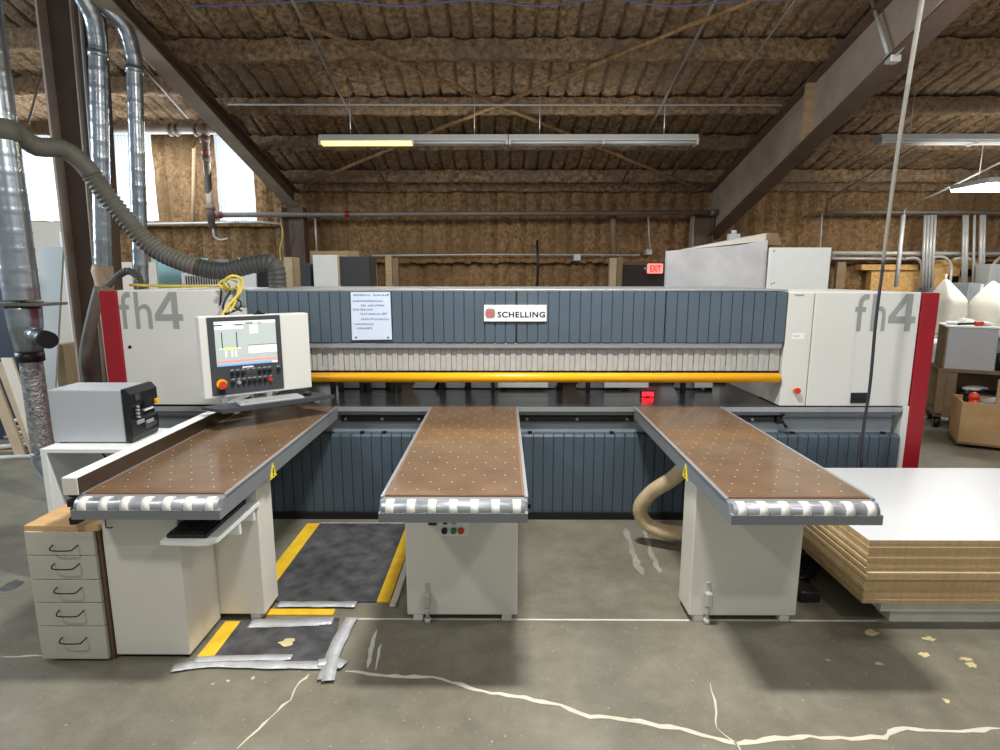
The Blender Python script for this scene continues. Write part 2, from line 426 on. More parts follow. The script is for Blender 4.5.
# ================================================================= ROOF STEEL
def purlin(x0, x1, Y, zb, h, w, label, group, seed):
    k = MB(); n = max(8, int((x1 - x0) / .045)); prev = None; prof = 12
    for i in range(n + 1):
        X = x0 + (x1 - x0) * i / n; ringv = []
        for q in range(prof):
            a = PI + PI * q / (prof - 1)           # lower half outline, open to the deck
            cx = math.cos(a); sz = math.sin(a)
            ex = math.copysign(abs(cx) ** .6, cx) * w / 2; ez = -abs(sz) ** .5 * h
            d = .024 * ncurve((X, q * .25, seed), 5) + .016 * ncurve((X, q * .25, seed + 7), 15)
            ringv.append(k.bm.verts.new((X, Y + ex * (1 + d * 5), zb + h + ez + d)))
        if prev:
            for q in range(prof - 1): k._f([prev[q], prev[q + 1], ringv[q + 1], ringv[q]], 0, True)
        prev = ringv
    return tag(k.build('roof_purlin', M_foam), label, 'roof purlin', group)
PY = [(5.6, .2)] + [(atr(500, y_, 3.385).y - .05, .2) for y_ in (64, 117, 152, 184)] + [(10.72, .2)]
ords = ['', 'thickest and nearest', 'second from the front', 'third from the front', 'second from the wall', 'against the wall']
for i, (Y, h) in enumerate(PY):
    zb = 3.385 + .2425 * (10.8 - Y)
    if i > 0: purlin(-3.8, 3.75, Y, zb, h, .17 if i == 1 else .14, 'foam-coated roof purlin left of the big right beam, ' + ords[i], 'centre bay purlins', i * 3.1)
    if i > 0: purlin(3.75, 11, Y, zb, h, .17 if i == 1 else .14, 'foam-coated roof purlin right of the big right beam, ' + ords[i], 'right bay purlins', i * 3.1 + 50)
for i, (py, nm) in enumerate(((48, 'upper of the three beyond the ducts'), (93, 'middle one of the three beyond the ducts'))):
    p = atr(150, py, 4.32); purlin(-11.5, -3.95, p.y, p.z - .03, .24, .2, 'brown foam-coated purlin in the raised left bay, ' + nm, 'left bay purlins', 90 + i)
purlin(-11.5, -3.95, 10.62, 4.36, .22, .2, 'brown foam-coated purlin in the raised left bay, lowest of the three, above the windows', 'left bay purlins', 99)

def rafter(X, bw, tf, y1, zb1, zt1, y0, zb0, zt0, label):
    t = thing('steel_rafter', label, 'roof beam', (X, y1, zb1))
    k = MB(); k.prism([(y1, zb1), (y1, zt1), (y0, zt0), (y0, zb0)], 'x', X - .012, X + .012); 
    k.build('web', beaml if X > 0 else beam, t)  # left web keeps the darker tone, its shade put into the colour
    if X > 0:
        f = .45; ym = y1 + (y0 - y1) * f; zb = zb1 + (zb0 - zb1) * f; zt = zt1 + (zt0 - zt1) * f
        k = MB(); k.prism([(ym - .01, zb), (ym - .01, zt), (ym + .05, zt), (ym + .05, zb)], 'x', X - bw / 2 + .01, X + bw / 2 - .01); k.build('stiffener', wood, t)  # pale wood tone paints the light on this steel plate
    k = MB(); k.prism([(y1, zb1 - tf), (y1, zb1), (y0, zb0), (y0, zb0 - tf)], 'x', X - bw / 2, X + bw / 2); k.build('bottom_flange', beam if X > 0 else beaml, t)  # flange tone set against the web to paint lit and shaded faces
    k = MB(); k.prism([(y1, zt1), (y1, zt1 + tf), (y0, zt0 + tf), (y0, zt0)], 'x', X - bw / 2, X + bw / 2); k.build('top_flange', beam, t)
    return t
def ext(y1, z1, ya, za, y): return z1 + (za - z1) * (y - y1) / (ya - y1)
rafter(3.73, .24, .025, 10.7, 2.60, 3.40, 3.4, ext(10.8, 2.573, 5.97, 3.949, 3.4), ext(10.8, 3.376, 6.07, 4.523, 3.4), 'large brown steel beam sloping up to the right over the machine')
rafter(-3.73, .2, .02, 10.7, 3.13, 3.40, 3.4, ext(10.8, 3.10, 5.82, 4.47, 3.4), ext(10.8, 3.376, 6.07, 4.523, 3.4), 'brown steel beam sloping up to the left behind the thin ducts')
def column(x0, x1, y0, y1, z1, label, m1=beam):
    t = thing('steel_column', label, 'column', ((x0 + x1) / 2, (y0 + y1) / 2, 0)); ym = (y0 + y1) / 2
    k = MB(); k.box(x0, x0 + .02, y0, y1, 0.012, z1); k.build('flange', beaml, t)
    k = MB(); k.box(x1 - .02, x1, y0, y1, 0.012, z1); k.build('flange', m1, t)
    k = MB(); k.box(x0 + .02, x1 - .02, ym - .01, ym + .01, 0.012, z1); k.build('web', m1, t)
    k = MB(); k.box(x0 - .03, x1 + .03, y0 - .03, y1 + .03, 0, .012); k.build('base_plate', m1, t)
    return t
column(-3.9, -3.5, 10.45, 10.66, 3.12, 'dark steel column under the far end of the left sloping beam')
column(3.32, 3.68, 10.45, 10.64, 3.0, 'dark steel column under the far end of the right sloping beam')
# big tapered column at the left
t = thing('tapered_column', 'large brown tapered steel column between the fat duct and the thin ducts', 'column', (-4.62, 6.65, 0))
k = MB(); k.prism([(-4.86, .012), (-4.835, .012), (-4.79, 5.7), (-4.815, 5.7)], 'y', 6.5, 6.78); k.build('flange', beaml, t)  # paler tone paints the bright left flange edge
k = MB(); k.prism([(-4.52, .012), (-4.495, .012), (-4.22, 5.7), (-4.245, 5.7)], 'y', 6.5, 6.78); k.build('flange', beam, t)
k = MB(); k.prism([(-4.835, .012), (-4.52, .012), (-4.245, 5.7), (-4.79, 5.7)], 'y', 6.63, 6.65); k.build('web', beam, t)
k = MB(); k.box(-4.9, -4.45, 6.46, 6.82, 0, .012); k.build('base_plate', beam, t)
for j, (xa, xb, rr, mm) in enumerate(((-4.62, -4.47, .022, beaml), (-4.56, -4.38, .018, conduit), )):
    k = MB(); k.cyl((xa, 6.58, .3), (xb, 6.58, 5.6), rr, 10); tag(k.build('column_conduit', mm), ['brown conduit strapped up the middle of the tapered column', 'pale conduit running up the right side of the tapered column'][j], 'conduit', 'conduits on the tapered column')

# rods and conduits under the roof
def rod(pts, r, m, name, label, cat, group=None, seg=10):
    k = MB(); k.tube(pts, r, seg); return tag(k.build(name, m), label, cat, group)
def alongdepth(X, z0, ya, yb): return [(X, y, z0 + .2425 * (10.8 - y)) for y in (ya, (ya + yb) / 2, yb)]
rod(alongdepth(atr(397, 206, 3.36).x, 3.36, 5.0, 10.55), .016, pipem, 'roof_conduit', 'thin dark conduit under the roof, left one, rising to the upper left', 'conduit', 'conduits under the roof')
rod(alongdepth(atr(610, 206, 3.36).x, 3.36, 5.0, 10.55), .018, pipem, 'roof_conduit', 'thin dark conduit under the roof, in the middle, rising to the upper right', 'conduit', 'conduits under the roof')
rod(alongdepth(atr(650, 206, 3.36).x, 3.36, 5.0, 10.55), .012, pipem, 'roof_conduit', 'thinnest dark conduit under the roof, nearest the large right beam', 'conduit', 'conduits under the roof')
def foamrod(a, b, seed, label):
    a = Vector(a); b = Vector(b); n = 90
    pts = [a + (b - a) * i / n + Vector((0, 0, .012 * noise.noise(Vector((i * .2, seed, 0))))) for i in range(n + 1)]
    rs = [.026 + .010 * noise.noise(Vector((i * .45, seed, 3))) for i in range(n + 1)]
    k = MB(); k.tube(pts, rs, 9); tag(k.build('brace_rod', M_foamw), label, 'brace', 'crossing roof braces')
foamrod(atr(800, -20, 3.345), atr(306, 184, 3.345), 1, 'foam-caked brace rod under the roof, climbing to the right')
foamrod(atr(300, 22, 3.335), atr(696, 188, 3.335), 2, 'foam-caked brace rod under the roof, climbing to the left')
rod([at(228, 104.5, 7.56), at(500, 105, 7.56), at(782, 105, 7.56)], .011, conduit, 'purlin_conduit', 'pale thin conduit running along the third roof purlin', 'conduit')
rod(spline([at(x, y, 6.05) for x, y in ((190, 6), (260, 4), (332, 0), (400, 6), (474, 0), (540, 6), (606, -1), (670, 6), (740, 1), (868, -2))], 6), .008, bluecable, 'roof_cable', 'blue cable sagging across the roof at the top edge', 'cable')
# conduits by the right beam
rod([atx(871, -3, 3.64), atx(888, 55, 3.64)], .018, conduit, 'beam_conduit', 'short grey conduit dropping down the face of the right beam', 'conduit')
k = MB(); q = atx(893, 58, 3.66); k.box(q.x - .05, q.x + .05, q.y - .05, q.y + .05, q.z - .045, q.z + .045, bev=.01); tag(k.build('junction_box', conduit), 'small junction box on the lower edge of the right beam', 'electrical box')
rod([q, atx(962, -20, 3.66)], .018, conduit, 'beam_conduit', 'grey conduit running up along the lower edge of the right beam', 'conduit')
rod([at(826, 210, 10.3), at(828, 200, 10.2), atr(910, 150, 3.12), atr(960, 120, 3.12)], .016, pipem, 'roof_conduit', 'dark conduit under the right bay roof, sloping up right', 'conduit')
rod([at(822, 213, 10.45), at(820, 252, 10.5)], .014, conduit, 'drop_conduit', 'thin conduit dropping behind the white box with bright sides', 'conduit')
# left bay cabling
for i, (a, b) in enumerate((((152, 48), (200, 110)), ((160, 44), (230, 100)), ((120, 40), (188, 118)))):
    rod([atr(a[0], a[1], 4.15), atr(b[0], b[1], 4.15)], (.016, .009, .02)[i], (pipem, yellcable, beam)[i], 'bay_cable', ['grey conduit', 'yellow cable', 'dark pipe'][i] + ' slanting under the left bay roof behind the ducts', 'cable')
rod([at(45, 62, 9.), at(28, 124, 9.)], .018, beam, 'tie_rod', 'dark slanted tie rod above the flexible hose at left', 'brace')

# sprinkler pipes
t = thing('sprinkler_pipe', 'long grey horizontal pipe along the back wall above the machine', 'pipe', at(465, 213, 10.35))
a = at(212, 215, 10.35); b = at(716, 212.5, 10.35)
k = MB(); k.tube([a, b], .042, 14); k.build('pipe', pipem, t)
k = MB(); k.tube([a + Vector((.02, 0, 0)), a + Vector((.14, 0, 0))], .062, 14); k.tube([b - Vector((.1, 0, 0)), b], .055, 14); k.build('flange', pipem, t)
k = MB(); k.tube([a + Vector((.13, 0, 0)), a + Vector((.17, 0, 0))], .056, 14); k.tube([at(345, 214, 10.35), at(349, 214, 10.35)], .052, 14); k.build('red_coupling', red, t)
t = thing('sprinkler_riser', 'vertical dark pipe in front of the right-hand window at left', 'pipe', at(212, 226, 10.2))
a = at(205, 130, 10.2); b = at(212, 228, 10.2)
k = MB(); k.cyl(Vector((b.x, 10.2, b.z)), Vector((b.x, 10.2, a.z - .05)), .06, 14); k.build('pipe', pipem, t)
k = MB()
for zz in (a.z - .2, a.z - .5, b.z + .3): k.cyl((b.x, 10.2, zz), (b.x, 10.2, zz + .09), .078, 14)
k.ball((b.x, 10.2, a.z), .11); k.build('fitting', beam, t)
k = MB(); k.cyl((b.x, 10.2, a.z - .36), (b.x, 10.2, a.z - .33), .068, 14); k.build('red_band', red, t)
k = MB(); k.tube(spline([(b.x + .02, 10.2, b.z), (b.x + .03, 10.2, b.z - .14), (b.x + .12, 10.2, b.z - .2), (b.x + .26, 10.2, b.z - .18)], 6), .02, 8); k.build('drain', conduit, t)
t = thing('header_pipe', 'thick grey horizontal pipe above the windows at left', 'pipe', at(165, 130, 10.2))
k = MB(); k.tube([at(60, 130, 10.2), at(203, 129, 10.2), at(236, 131, 10.2)], .075, 14); k.build('pipe', pipem, t)
for px in (170, 176, 195, 201):
    k = MB(); k.tube([at(px, 130, 10.2), at(px + 2, 130, 10.2)], .1, 14); k.build('coupling', beam, t)
rod([at(102, 225, 10.55), at(260, 222, 10.55), at(283, 224, 10.55)], .022, conduit, 'sill_conduit', 'pale conduit lying along the window sills at left', 'conduit')
rod([at(193, 222, 10.6), at(194, 140, 10.6)], .03, wood, 'wall_stud', 'pale vertical strip on the foam wall between middle and right windows', 'strip')
rod(spline([at(281, 222, 10.4), at(283, 235, 10.4), at(280, 250, 10.4), at(283, 272, 10.4)], 6), .012, yellcable, 'wall_cable', 'yellow cable hanging on the back wall beside the dark column', 'cable')
rod([at(315, 215, 10.5), at(317, 254, 10.5)], .018, conduit, 'wall_conduit', 'thin grey conduit dropping behind the white and grey cabinet', 'conduit')
rod([at(372, 255.5, 10.55), at(480, 254.5, 10.55), at(640, 255, 10.55)], .014, conduit, 'wall_conduit', 'thin conduit running level along the middle of the back wall', 'conduit')
rod([at(613, 213, 10.6), at(614, 258, 10.6)], .055, woodd, 'wall_post', 'brown vertical post on the back wall above the pale pair of posts', 'post')
rod([at(648, 213, 10.5), at(650, 250, 10.5)], .012, conduit, 'wall_conduit', 'thin conduit dropping to the small box above the exit sign', 'conduit')
k = MB(); p = at(649, 252, 10.62); k.box(p.x - .05, p.x + .05, 10.6, 10.85, p.z - .05, p.z + .05, bev=.01); tag(k.build('junction_box', conduit), 'small grey junction box on the wall above the exit sign', 'electrical box')
k = MB(); p = at(577, 258, 10.55); k.box(p.x - .06, p.x + .06, 10.5, 10.85, p.z - .05, p.z + .07, bev=.01); tag(k.build('junction_box', conduit), 'small grey junction box on the wall behind the middle of the machine', 'electrical box')
rod([at(537, 240, 10.45), at(538, 262, 10.45), at(537, 300, 10.45)], .022, black, 'wall_cable', 'dark vertical cable on the wall behind the middle of the machine', 'cable')

# ================================================================= LIGHT FITTINGS
def fixture(xa, label, group, lit):
    Y, Z = 7.9, 3.62; L = 2.43
    t = thing('strip_light', label, 'light', (xa + L / 2, Y, Z), 0, group)
    k = MB(); k.prism([(Y - .09, Z + .03), (Y - .055, Z + .10), (Y + .055, Z + .10), (Y + .09, Z + .03), (Y + .09, Z + .018), (Y - .09, Z + .018)], 'x', xa, xa + L); k.build('housing', fixt, t)
    for q in range(2):
        x0 = xa + .03 + q * 1.2; on = lit and q == 0
        k = MB()
        for yy in (-.05, .05): k.cyl((x0, Y + yy, Z), (x0 + 1.17, Y + yy, Z), .019, 12)
        k.build('lamp_tube', lampon if on else lampoff, t)
        k = MB(); k.box(x0 - .03, x0, Y - .085, Y + .085, Z - .03, Z + .03, bev=.004); k.build('lamp_holder', fixt, t)
    k = MB(); k.box(xa + L - .03, xa + L, Y - .085, Y + .085, Z - .03, Z + .03, bev=.004); k.build('lamp_holder', fixt, t)
    for xx in (xa + .4, xa + 2.0):
        k = MB(); k.cyl((xx, Y, Z + .1), (xx, Y, 4.28), .005, 6); k.build('hanger', conduit, t)
fixture(-2.37, 'white fluorescent strip light with its left tubes glowing yellow', 'strip lights', True)
fixture(.07, 'white unlit fluorescent strip light right of the glowing one', 'strip lights', False)
fixture(4.83, 'white unlit fluorescent strip light at right beyond the sloping beam', 'strip lights', False)
fixture(7.27, 'white unlit fluorescent strip light past the right edge of the photo', 'strip lights', False)
t = thing('high_bay_light', 'blazing white high bay light hanging at the far right', 'light', (6.3, 8.3, 3.1))
k = MB(); k.box(6.33, 7.5, 7.9, 8.6, 3.13, 3.2, bev=.02); k.build('housing', fixt, t)
k = MB()
for yy in (7.92, 8.15, 8.38): k.box(6.35, 7.48, yy, yy + .21, 3.10, 3.128, bev=.012)
k.build('led_lens', highb, t)
for px in (6.5, 7.3):
    k = MB(); k.cyl((px, 8.3, 3.2), (px, 8.3, 4.0), .006, 6); k.build('hanger', conduit, t)

# ================================================================= THE PANEL SAW
saw = thing('panel_saw', 'long white and slate grey panel saw with red ends filling the middle of the hall', 'saw machine', (0.1, 4.9, 0))
def ribbed(name, x0, x1, zb, zt, yf, yb, m, pitch=.08, g=.009, dep=.012, ledge=0, topslope=0):
    """folded cover: flat ribs with narrow grooves, closed to the back"""
    out = [(x0, yb)]; n = max(1, round((x1 - x0) / pitch)); p = (x1 - x0) / n
    for i in range(n):
        a = x0 + i * p
        out += [(a + .001, yf + dep), (a + g * .4, yf + .001), (a + p - g * .6, yf), (a + p - .001, yf + dep)]
    out.append((x1, yb))
    k = MB(); k.prism(out, 'z', zb, zt)
    if ledge:
        for i in range(n):
            a = x0 + i * p
            k.prism([(yf + .002, zt), (yf + .012, zt + .016), (yb, zt + .02), (yb, zt)], 'x', a + .004, a + p - .004)
    return k.build(name, m, saw)
YF = 4.45
# left end
k = MB(); k.box(-3.085, -2.945, YF - .01, 5.7, .0, 1.818, bev=.008); k.build('side_panel', red, saw)
k = MB(); k.box(-2.945, -1.955, YF, 5.7, .93, 1.822, bev=.006); cabL = k.build('left_cabinet', white, saw)
k = MB(); q = at(130, 347, YF); k.cyl((q.x, YF - .004, q.z), (q.x, YF + .01, q.z), .013, 12); k.build('lock', wire, cabL)
k = MB(); k.box(-2.055, -1.958, YF - .01, YF + .1, 1.70, 1.83, bev=.006); k.build('cable_duct', elec, cabL)
tl = at(120, 294, YF - .001); br = at(182, 329, YF)
def fh4(pxs, y0, y1, Y, par):
    for ch, a_, b_, bo in zip('fh4', pxs[::2], pxs[1::2], (.004, .004, .004)):
        p = at(a_, (y0 + y1) / 2, Y); q_ = at(b_, (y0 + y1) / 2, Y)
        if ch == '4':
            z0_, z1_ = at(500, y1, Y).z, at(500, y0, Y).z; W4 = q_.x - p.x; H4 = z1_ - z0_; k4 = MB()
            for pl in (((.62, 0), (.84, 0), (.84, 1), (.62, 1)), ((0, .22), (.62, .22), (.62, .40), (0, .40)), ((.84, .22), (1, .22), (1, .40), (.84, .40)), ((0, .40), (.25, .40), (.62, .80), (.62, 1), (.56, 1))):
                k4.prism([(p.x + u * W4, z0_ + v * H4) for u, v in pl], 'y', Y - .001, Y)
            k4.build('lettering', fhgrey, par); continue
        text('lettering', ch, p.x, q_.x, at(500, y1, Y).z, at(500, y0, Y).z, Y, fhgrey, par, bo, .001)
fh4((119.5, 131.5, 135, 151.5, 154.5, 182.5), 292, 329, YF - .001, cabL)
# right end
k = MB(); k.box(3.178, 3.305, YF - .01, 5.7, .0, 1.805, bev=.008); k.build('side_panel', red, saw)
k = MB()
k.box(2.165, 2.366, YF, 5.7, .925, 1.808, bev=.006); cabR = k.build('right_cabinet', white, saw)
k = MB(); k.box(2.372, 3.168, YF - .004, 5.7, .925, 1.808, bev=.006); door = k.build('cabinet_door', white, saw)
tl = at(855, 295, YF - .005); br = at(917, 331, YF)
fh4((855, 868, 871.5, 886, 889, 916), 294, 331, YF - .005, door)
a = at(850.5, 392.5, YF); b = at(866, 403, YF)
k = MB(); k.box(a.x, b.x, YF - .014, YF, b.z, a.z, bev=.006); hd = k.build('door_handle', black, door)
k = MB(); k.box(a.x + .015, b.x - .015, YF - .018, YF - .013, b.z + .012, (a.z + b.z) / 2, bev=.002); k.build('grip', voidm, hd)
a = at(795, 390, YF)
k = MB(); k.cyl((a.x, YF, a.z), (a.x, YF - .02, a.z), .02, 18, 1); k.cyl((a.x, YF - .02, a.z), (a.x, YF - .045, a.z), .021, 18, 0, .024); k.build('emergency_stop', [butred, yellow], cabR)
def smudge(px0, px1, py, h, par, Y=YF - .001, m=fhgrey):
    a = at(px0, py, Y); b = at(px1, py, Y); k = MB(); n = int((b.x - a.x) / .012); 
    for i in range(n): k.box(a.x + i * .012, a.x + i * .012 + .009, Y - .001, Y, a.z - h * random.uniform(.3, .5), a.z + h * random.uniform(.3, .5))
    return k.build('small_print', m, par)
a = at(792, 333, YF); b = at(804, 339, YF); k = MB(); k.box(a.x, b.x, YF - .001, YF, b.z, a.z); k.build('sticker', bright, cabR)
smudge(795, 806, 295, .014, cabR); smudge(794, 801, 336, .008, cabR, YF - .0012)
# upper folded cover
CX = at(788.5, 291, 4.435).x; CB = at(500, 342.5, 4.435).z
ribbed('beam_cover', -1.95, .098, CB, 1.815, 4.435, 4.6, slate)
ribbed('beam_cover', .105, 1.235, CB, 1.815, 4.435, 4.6, slate)
ribbed('beam_cover', 1.24, CX, CB, 1.812, 4.435, 4.6, slate)
k = MB(); k.box(-1.955, 2.158, 4.44, 5.7, 1.815, 1.83, bev=.003); k.build('top_plate', alu, saw)
k = MB(); k.box(-1.95, CX - .01, 4.445, 4.56, CB - .045, CB - .006, bev=.003); k.build('cover_rail', alu, saw)
k = MB(); k.box(-1.95, CX - .01, 4.45, 4.52, CB - .008, CB + .002); k.build('cover_shadow', voidm, saw)  # black strip painting the shadow line below the cover
# strip curtain
k = MB(); n = 98; w = (2.155 + 1.955) / n
for i in range(n):
    x = -1.955 + i * w
    k.box(x + .0016, x + w - .0016, 4.478 + (.008 if i % 2 else 0), 4.482 + (.008 if i % 2 else 0), 1.15, CB - .03)
k.build('strip_curtain', curtain, saw)
k = MB(); BE = at(779.5, 376, 4.45).x; BZ = at(500, 377.5, 4.45).z; k.cyl((-1.95, 4.45, BZ), (BE - .01, 4.45, BZ), .038, 24); yb = k.build('safety_bar', yellow, saw)
k = MB(); k.cyl((BE - .01, 4.45, BZ), (BE, 4.45, BZ), .030, 24); k.build('bar_end', yellow, yb)
k = MB(); k.box(-1.95, 2.15, 4.475, 4.50, BZ - .02, BZ + .05); k.build('bar_carrier', wire, saw)
# saw bed
k = MB(); k.box(-2.9, 3.1, 4.43, 4.83, .88, .92, bev=.003); k.box(-1.955, 2.165, 4.832, 5.55, .88, .92, bev=.003); bed = k.build('saw_bed', steel, saw)
k = MB(); k.box(-2.9, 3.1, 4.42, 4.43, .885, .921); k.build('bed_edge', alu, bed)
k = MB(); k.box(-2.9, 2.165, 5.55, 5.6, .9, .98); k.build('rear_ledge', char, saw)
k = MB(); k.box(-1.955, 2.165, 4.7, 5.0, 1.36, 1.40); k.build('beam_underside', char, saw)
# inner side plates and pressure beam parts glimpsed under the yellow bar
k = MB(); k.box(-1.955, 2.16, 5.36, 5.40, 1.10, 1.25, bev=.004); k.build('pressure_beam', frameg, saw)
for px, w in ((352, 26), (378, 22), (428, 30), (451, 34), (485, 38), (530, 60), (600, 48), (690, 30)):
    p = at(px, 388, 5.22); hw = w / 580 * 5.2 / 2
    k = MB(); k.prism([(p.x - hw, .93), (p.x + hw * .8, .93), (p.x + hw * 1.3, 1.09), (p.x - hw * .3, 1.09)], 'y', 5.16, 5.28); c = k.build('clamp', alu, saw)
    k = MB(); k.box(p.x + hw * .9, p.x + hw * .9 + .05, 5.12, 5.2, .921, 1.09, bev=.005); k.build('clamp_jaw', wire, c)
for px in (333, 341, 362, 369, 393, 399, 493, 588, 683):
    p = at(px, 390, 5.02)
    k = MB(); k.box(p.x - .018, p.x + .018, 5.0, 5.06, .921, 1.12, bev=.004); k.build('roller_post', black, saw)
for px0, px1 in ((498, 548), (604, 648), (694, 712)):
    a = at(px0, 387, 5.12); b = at(px1, 387, 5.12)
    k = MB(); k.box(a.x, b.x, 5.10, 5.12, .945, 1.07, bev=.003); k.build('guide_plate', bright, saw)
a = at(642, 390, 4.82); k = MB(); k.box(a.x - .008, a.x + .106, 4.815, 4.86, .922, .972, bev=.004); dsp = k.build('position_display', black, saw)
k = MB()
for i in range(3):
    x = a.x + .004 + i * .034
    for (u0, u1, v0, v1) in ((0, .024, 0, .005), (0, .024, .017, .022), (0, .024, .034, .039), (0, .005, 0, .039), (.019, .024, 0, .039)):
        if i == 1 and u0 == 0 and v1 == .005: continue
        k.box(x + u0, x + u1, 4.812, 4.815, .928 + v0 * .85, .928 + v1 * .85)
k.build('digits', ledr, dsp)
# frame below the bed
k = MB(); k.box(-2.9, 3.1, 4.51, 4.6, .03, .885); fr = k.build('front_frame', framel, saw)
k = MB(); k.box(-2.9, 3.1, 4.44, 4.51, .855, .885, bev=.004); k.box(-2.9, 3.1, 4.495, 4.51, .80, .815); k.build('upper_rail', frameg, fr)
rails = ((at(343, 420, 4.535).x, at(425, 420, 4.535).x), (at(520, 420, 4.535).x, at(632, 420, 4.535).x), (1.75, at(776, 420, 4.535).x))
for x0, x1 in rails:
    k = MB(); k.box(x0, x1, 4.475, 4.51, .79, .832, bev=.004); rl = k.build('slot_rail', black, saw)
    for q in ((.06, .5, .94)):
        xx = x0 + (x1 - x0) * q; k = MB(); k.cyl((xx, 4.466, .812), (xx, 4.48, .812), .011, 10); k.build('bolt', alu, rl)
a = at(777, 422, 4.5); k = MB(); k.box(a.x - .03, a.x + .02, 4.45, 4.50, .78, .85, bev=.008); k.cyl((a.x, 4.46, .84), (a.x, 4.40, .87), .010, 10); k.cyl((a.x + .02, 4.46, .80), (a.x + .04, 4.42, .76), .011, 10); k.build('rail_latch', wire, saw)
ribbed('lower_skirt', -2.885, 3.125, .055, at(500, 437, 4.42).z, 4.425, 4.51, slated, ledge=1)
k = MB(); k.box(-2.885, 3.09, 4.40, 4.6, .0, .055); k.build('dark_gap', voidm, saw)  # black block standing in for the shaded gap under the skirt
k = MB(); k.box(3.127, 3.176, 4.44, 5.7, 0, .925, bev=.004); k.build('end_leg', white, saw)
for px in (362, 384, 530, 612, 793, 884):
    p = at(px, 434, 4.45); k = MB(); k.box(p.x - .016, p.x + .016, 4.45, 4.48, .69, .715, bev=.003); k.build('skirt_clip', wire, saw)
# maker's sign
a = at(484, 305, 4.425); b = at(546.5, 321.5, 4.425)
k = MB(); k.box(a.x, b.x, 4.418, 4.436, b.z, a.z, bev=.002); sg = k.build('sign_plate', bright, saw)
W_ = b.x - a.x; Hh = a.z - b.z
text('lettering', 'SCHELLING', a.x + W_ * .215, a.x + W_ * .975, b.z + Hh * .24, b.z + Hh * .60, 4.418, ink, sg, .03, .001, 0, 1.14)
k = MB(); cx = a.x + W_ * .10; cz = b.z + Hh * .5; rr = Hh * .31
sq = []
for i in range(24):
    t_ = 2 * PI * i / 24; c_, s_ = math.cos(t_), math.sin(t_)
    sq.append((cx + rr * math.copysign(abs(c_) ** .7, c_), cz + rr * math.copysign(abs(s_) ** .7, s_)))
k.prism(sq, 'y', 4.4165, 4.418)
for i in range(4):
    for j in range(4):
        x = cx + rr * (-.72 + i * .38); z = cz + rr * (-.72 + j * .38)
        k.box(x, x + rr * .27, 4.4155, 4.4166, z, z + rr * .27, 1)
k.build('emblem', [fhgrey, logored], sg)

# ---- handwritten note hanging on the cover
t = thing('notice_sheet', 'white sheet with blue handwriting hanging on the slate upper cover', 'notice', at(371, 339, 4.42))
c = [at(350.5, 292, 4.429), at(390, 292, 4.429), at(392, 339.5, 4.422), at(352, 340, 4.422)]
k = MB(); vs = [k.bm.verts.new(p) for p in c] + [k.bm.verts.new(p + Vector((0, .004, 0))) for p in c]
for q in ((0, 1, 2, 3), (7, 6, 5, 4), (0, 4, 5, 1), (1, 5, 6, 2), (2, 6, 7, 3), (3, 7, 4, 0)): k._f([vs[i] for i in q])
bmesh.ops.recalc_face_normals(k.bm, faces=k.bm.faces[:]); k.build('sheet', note_m, t)
k = MB()
lines = [(295, [(353.5, 370), (373, 388.5)]), (301, [(352.5, 358), (359.5, 382)]), (305.5, [(361, 366), (368, 384.5)]), (309.5, [(353, 373)]), (313.8, [(360.5, 367), (368, 375), (376.5, 380), (381, 386.5)]), (319, [(361, 369), (371, 373), (374.5, 382), (383, 388.5)]), (324, [(354, 356), (357, 373)]), (328.2, [(357, 373)])]
for py, words in lines:
    for xa, xb in words:
        a_ = at(xa, py, 4.423); b_ = at(xb, py, 4.423); x = a_.x; fr_ = (py - 292) / 48
        yy = 4.4285 - .007 * fr_ - .0006
        while x < b_.x:
            h = random.uniform(.011, .017); w = random.uniform(.007, .011)
            for _ in range(2):
                p0 = (x + random.uniform(0, w), yy, a_.z - .008 + random.uniform(0, .004)); p1 = (x + random.uniform(0, w), yy, a_.z - .008 + h)
                k.tube([p0, p1], .0014, 4)
            k.tube([(x, yy, a_.z - .008 + random.choice((0, h * .5, h))), (x + w, yy, a_.z - .008 + random.choice((0, h * .5, h)))], .0013, 4)
            x += w + .004
tag(k.build('handwriting', inkb, t))
k = MB()
for px, py in ((356, 337.5), (388, 337.5)):
    p = at(px, py, 4.42); k.cyl(p, p + Vector((0, .006, 0)), .007, 10)
k.build('pin', wire, t)

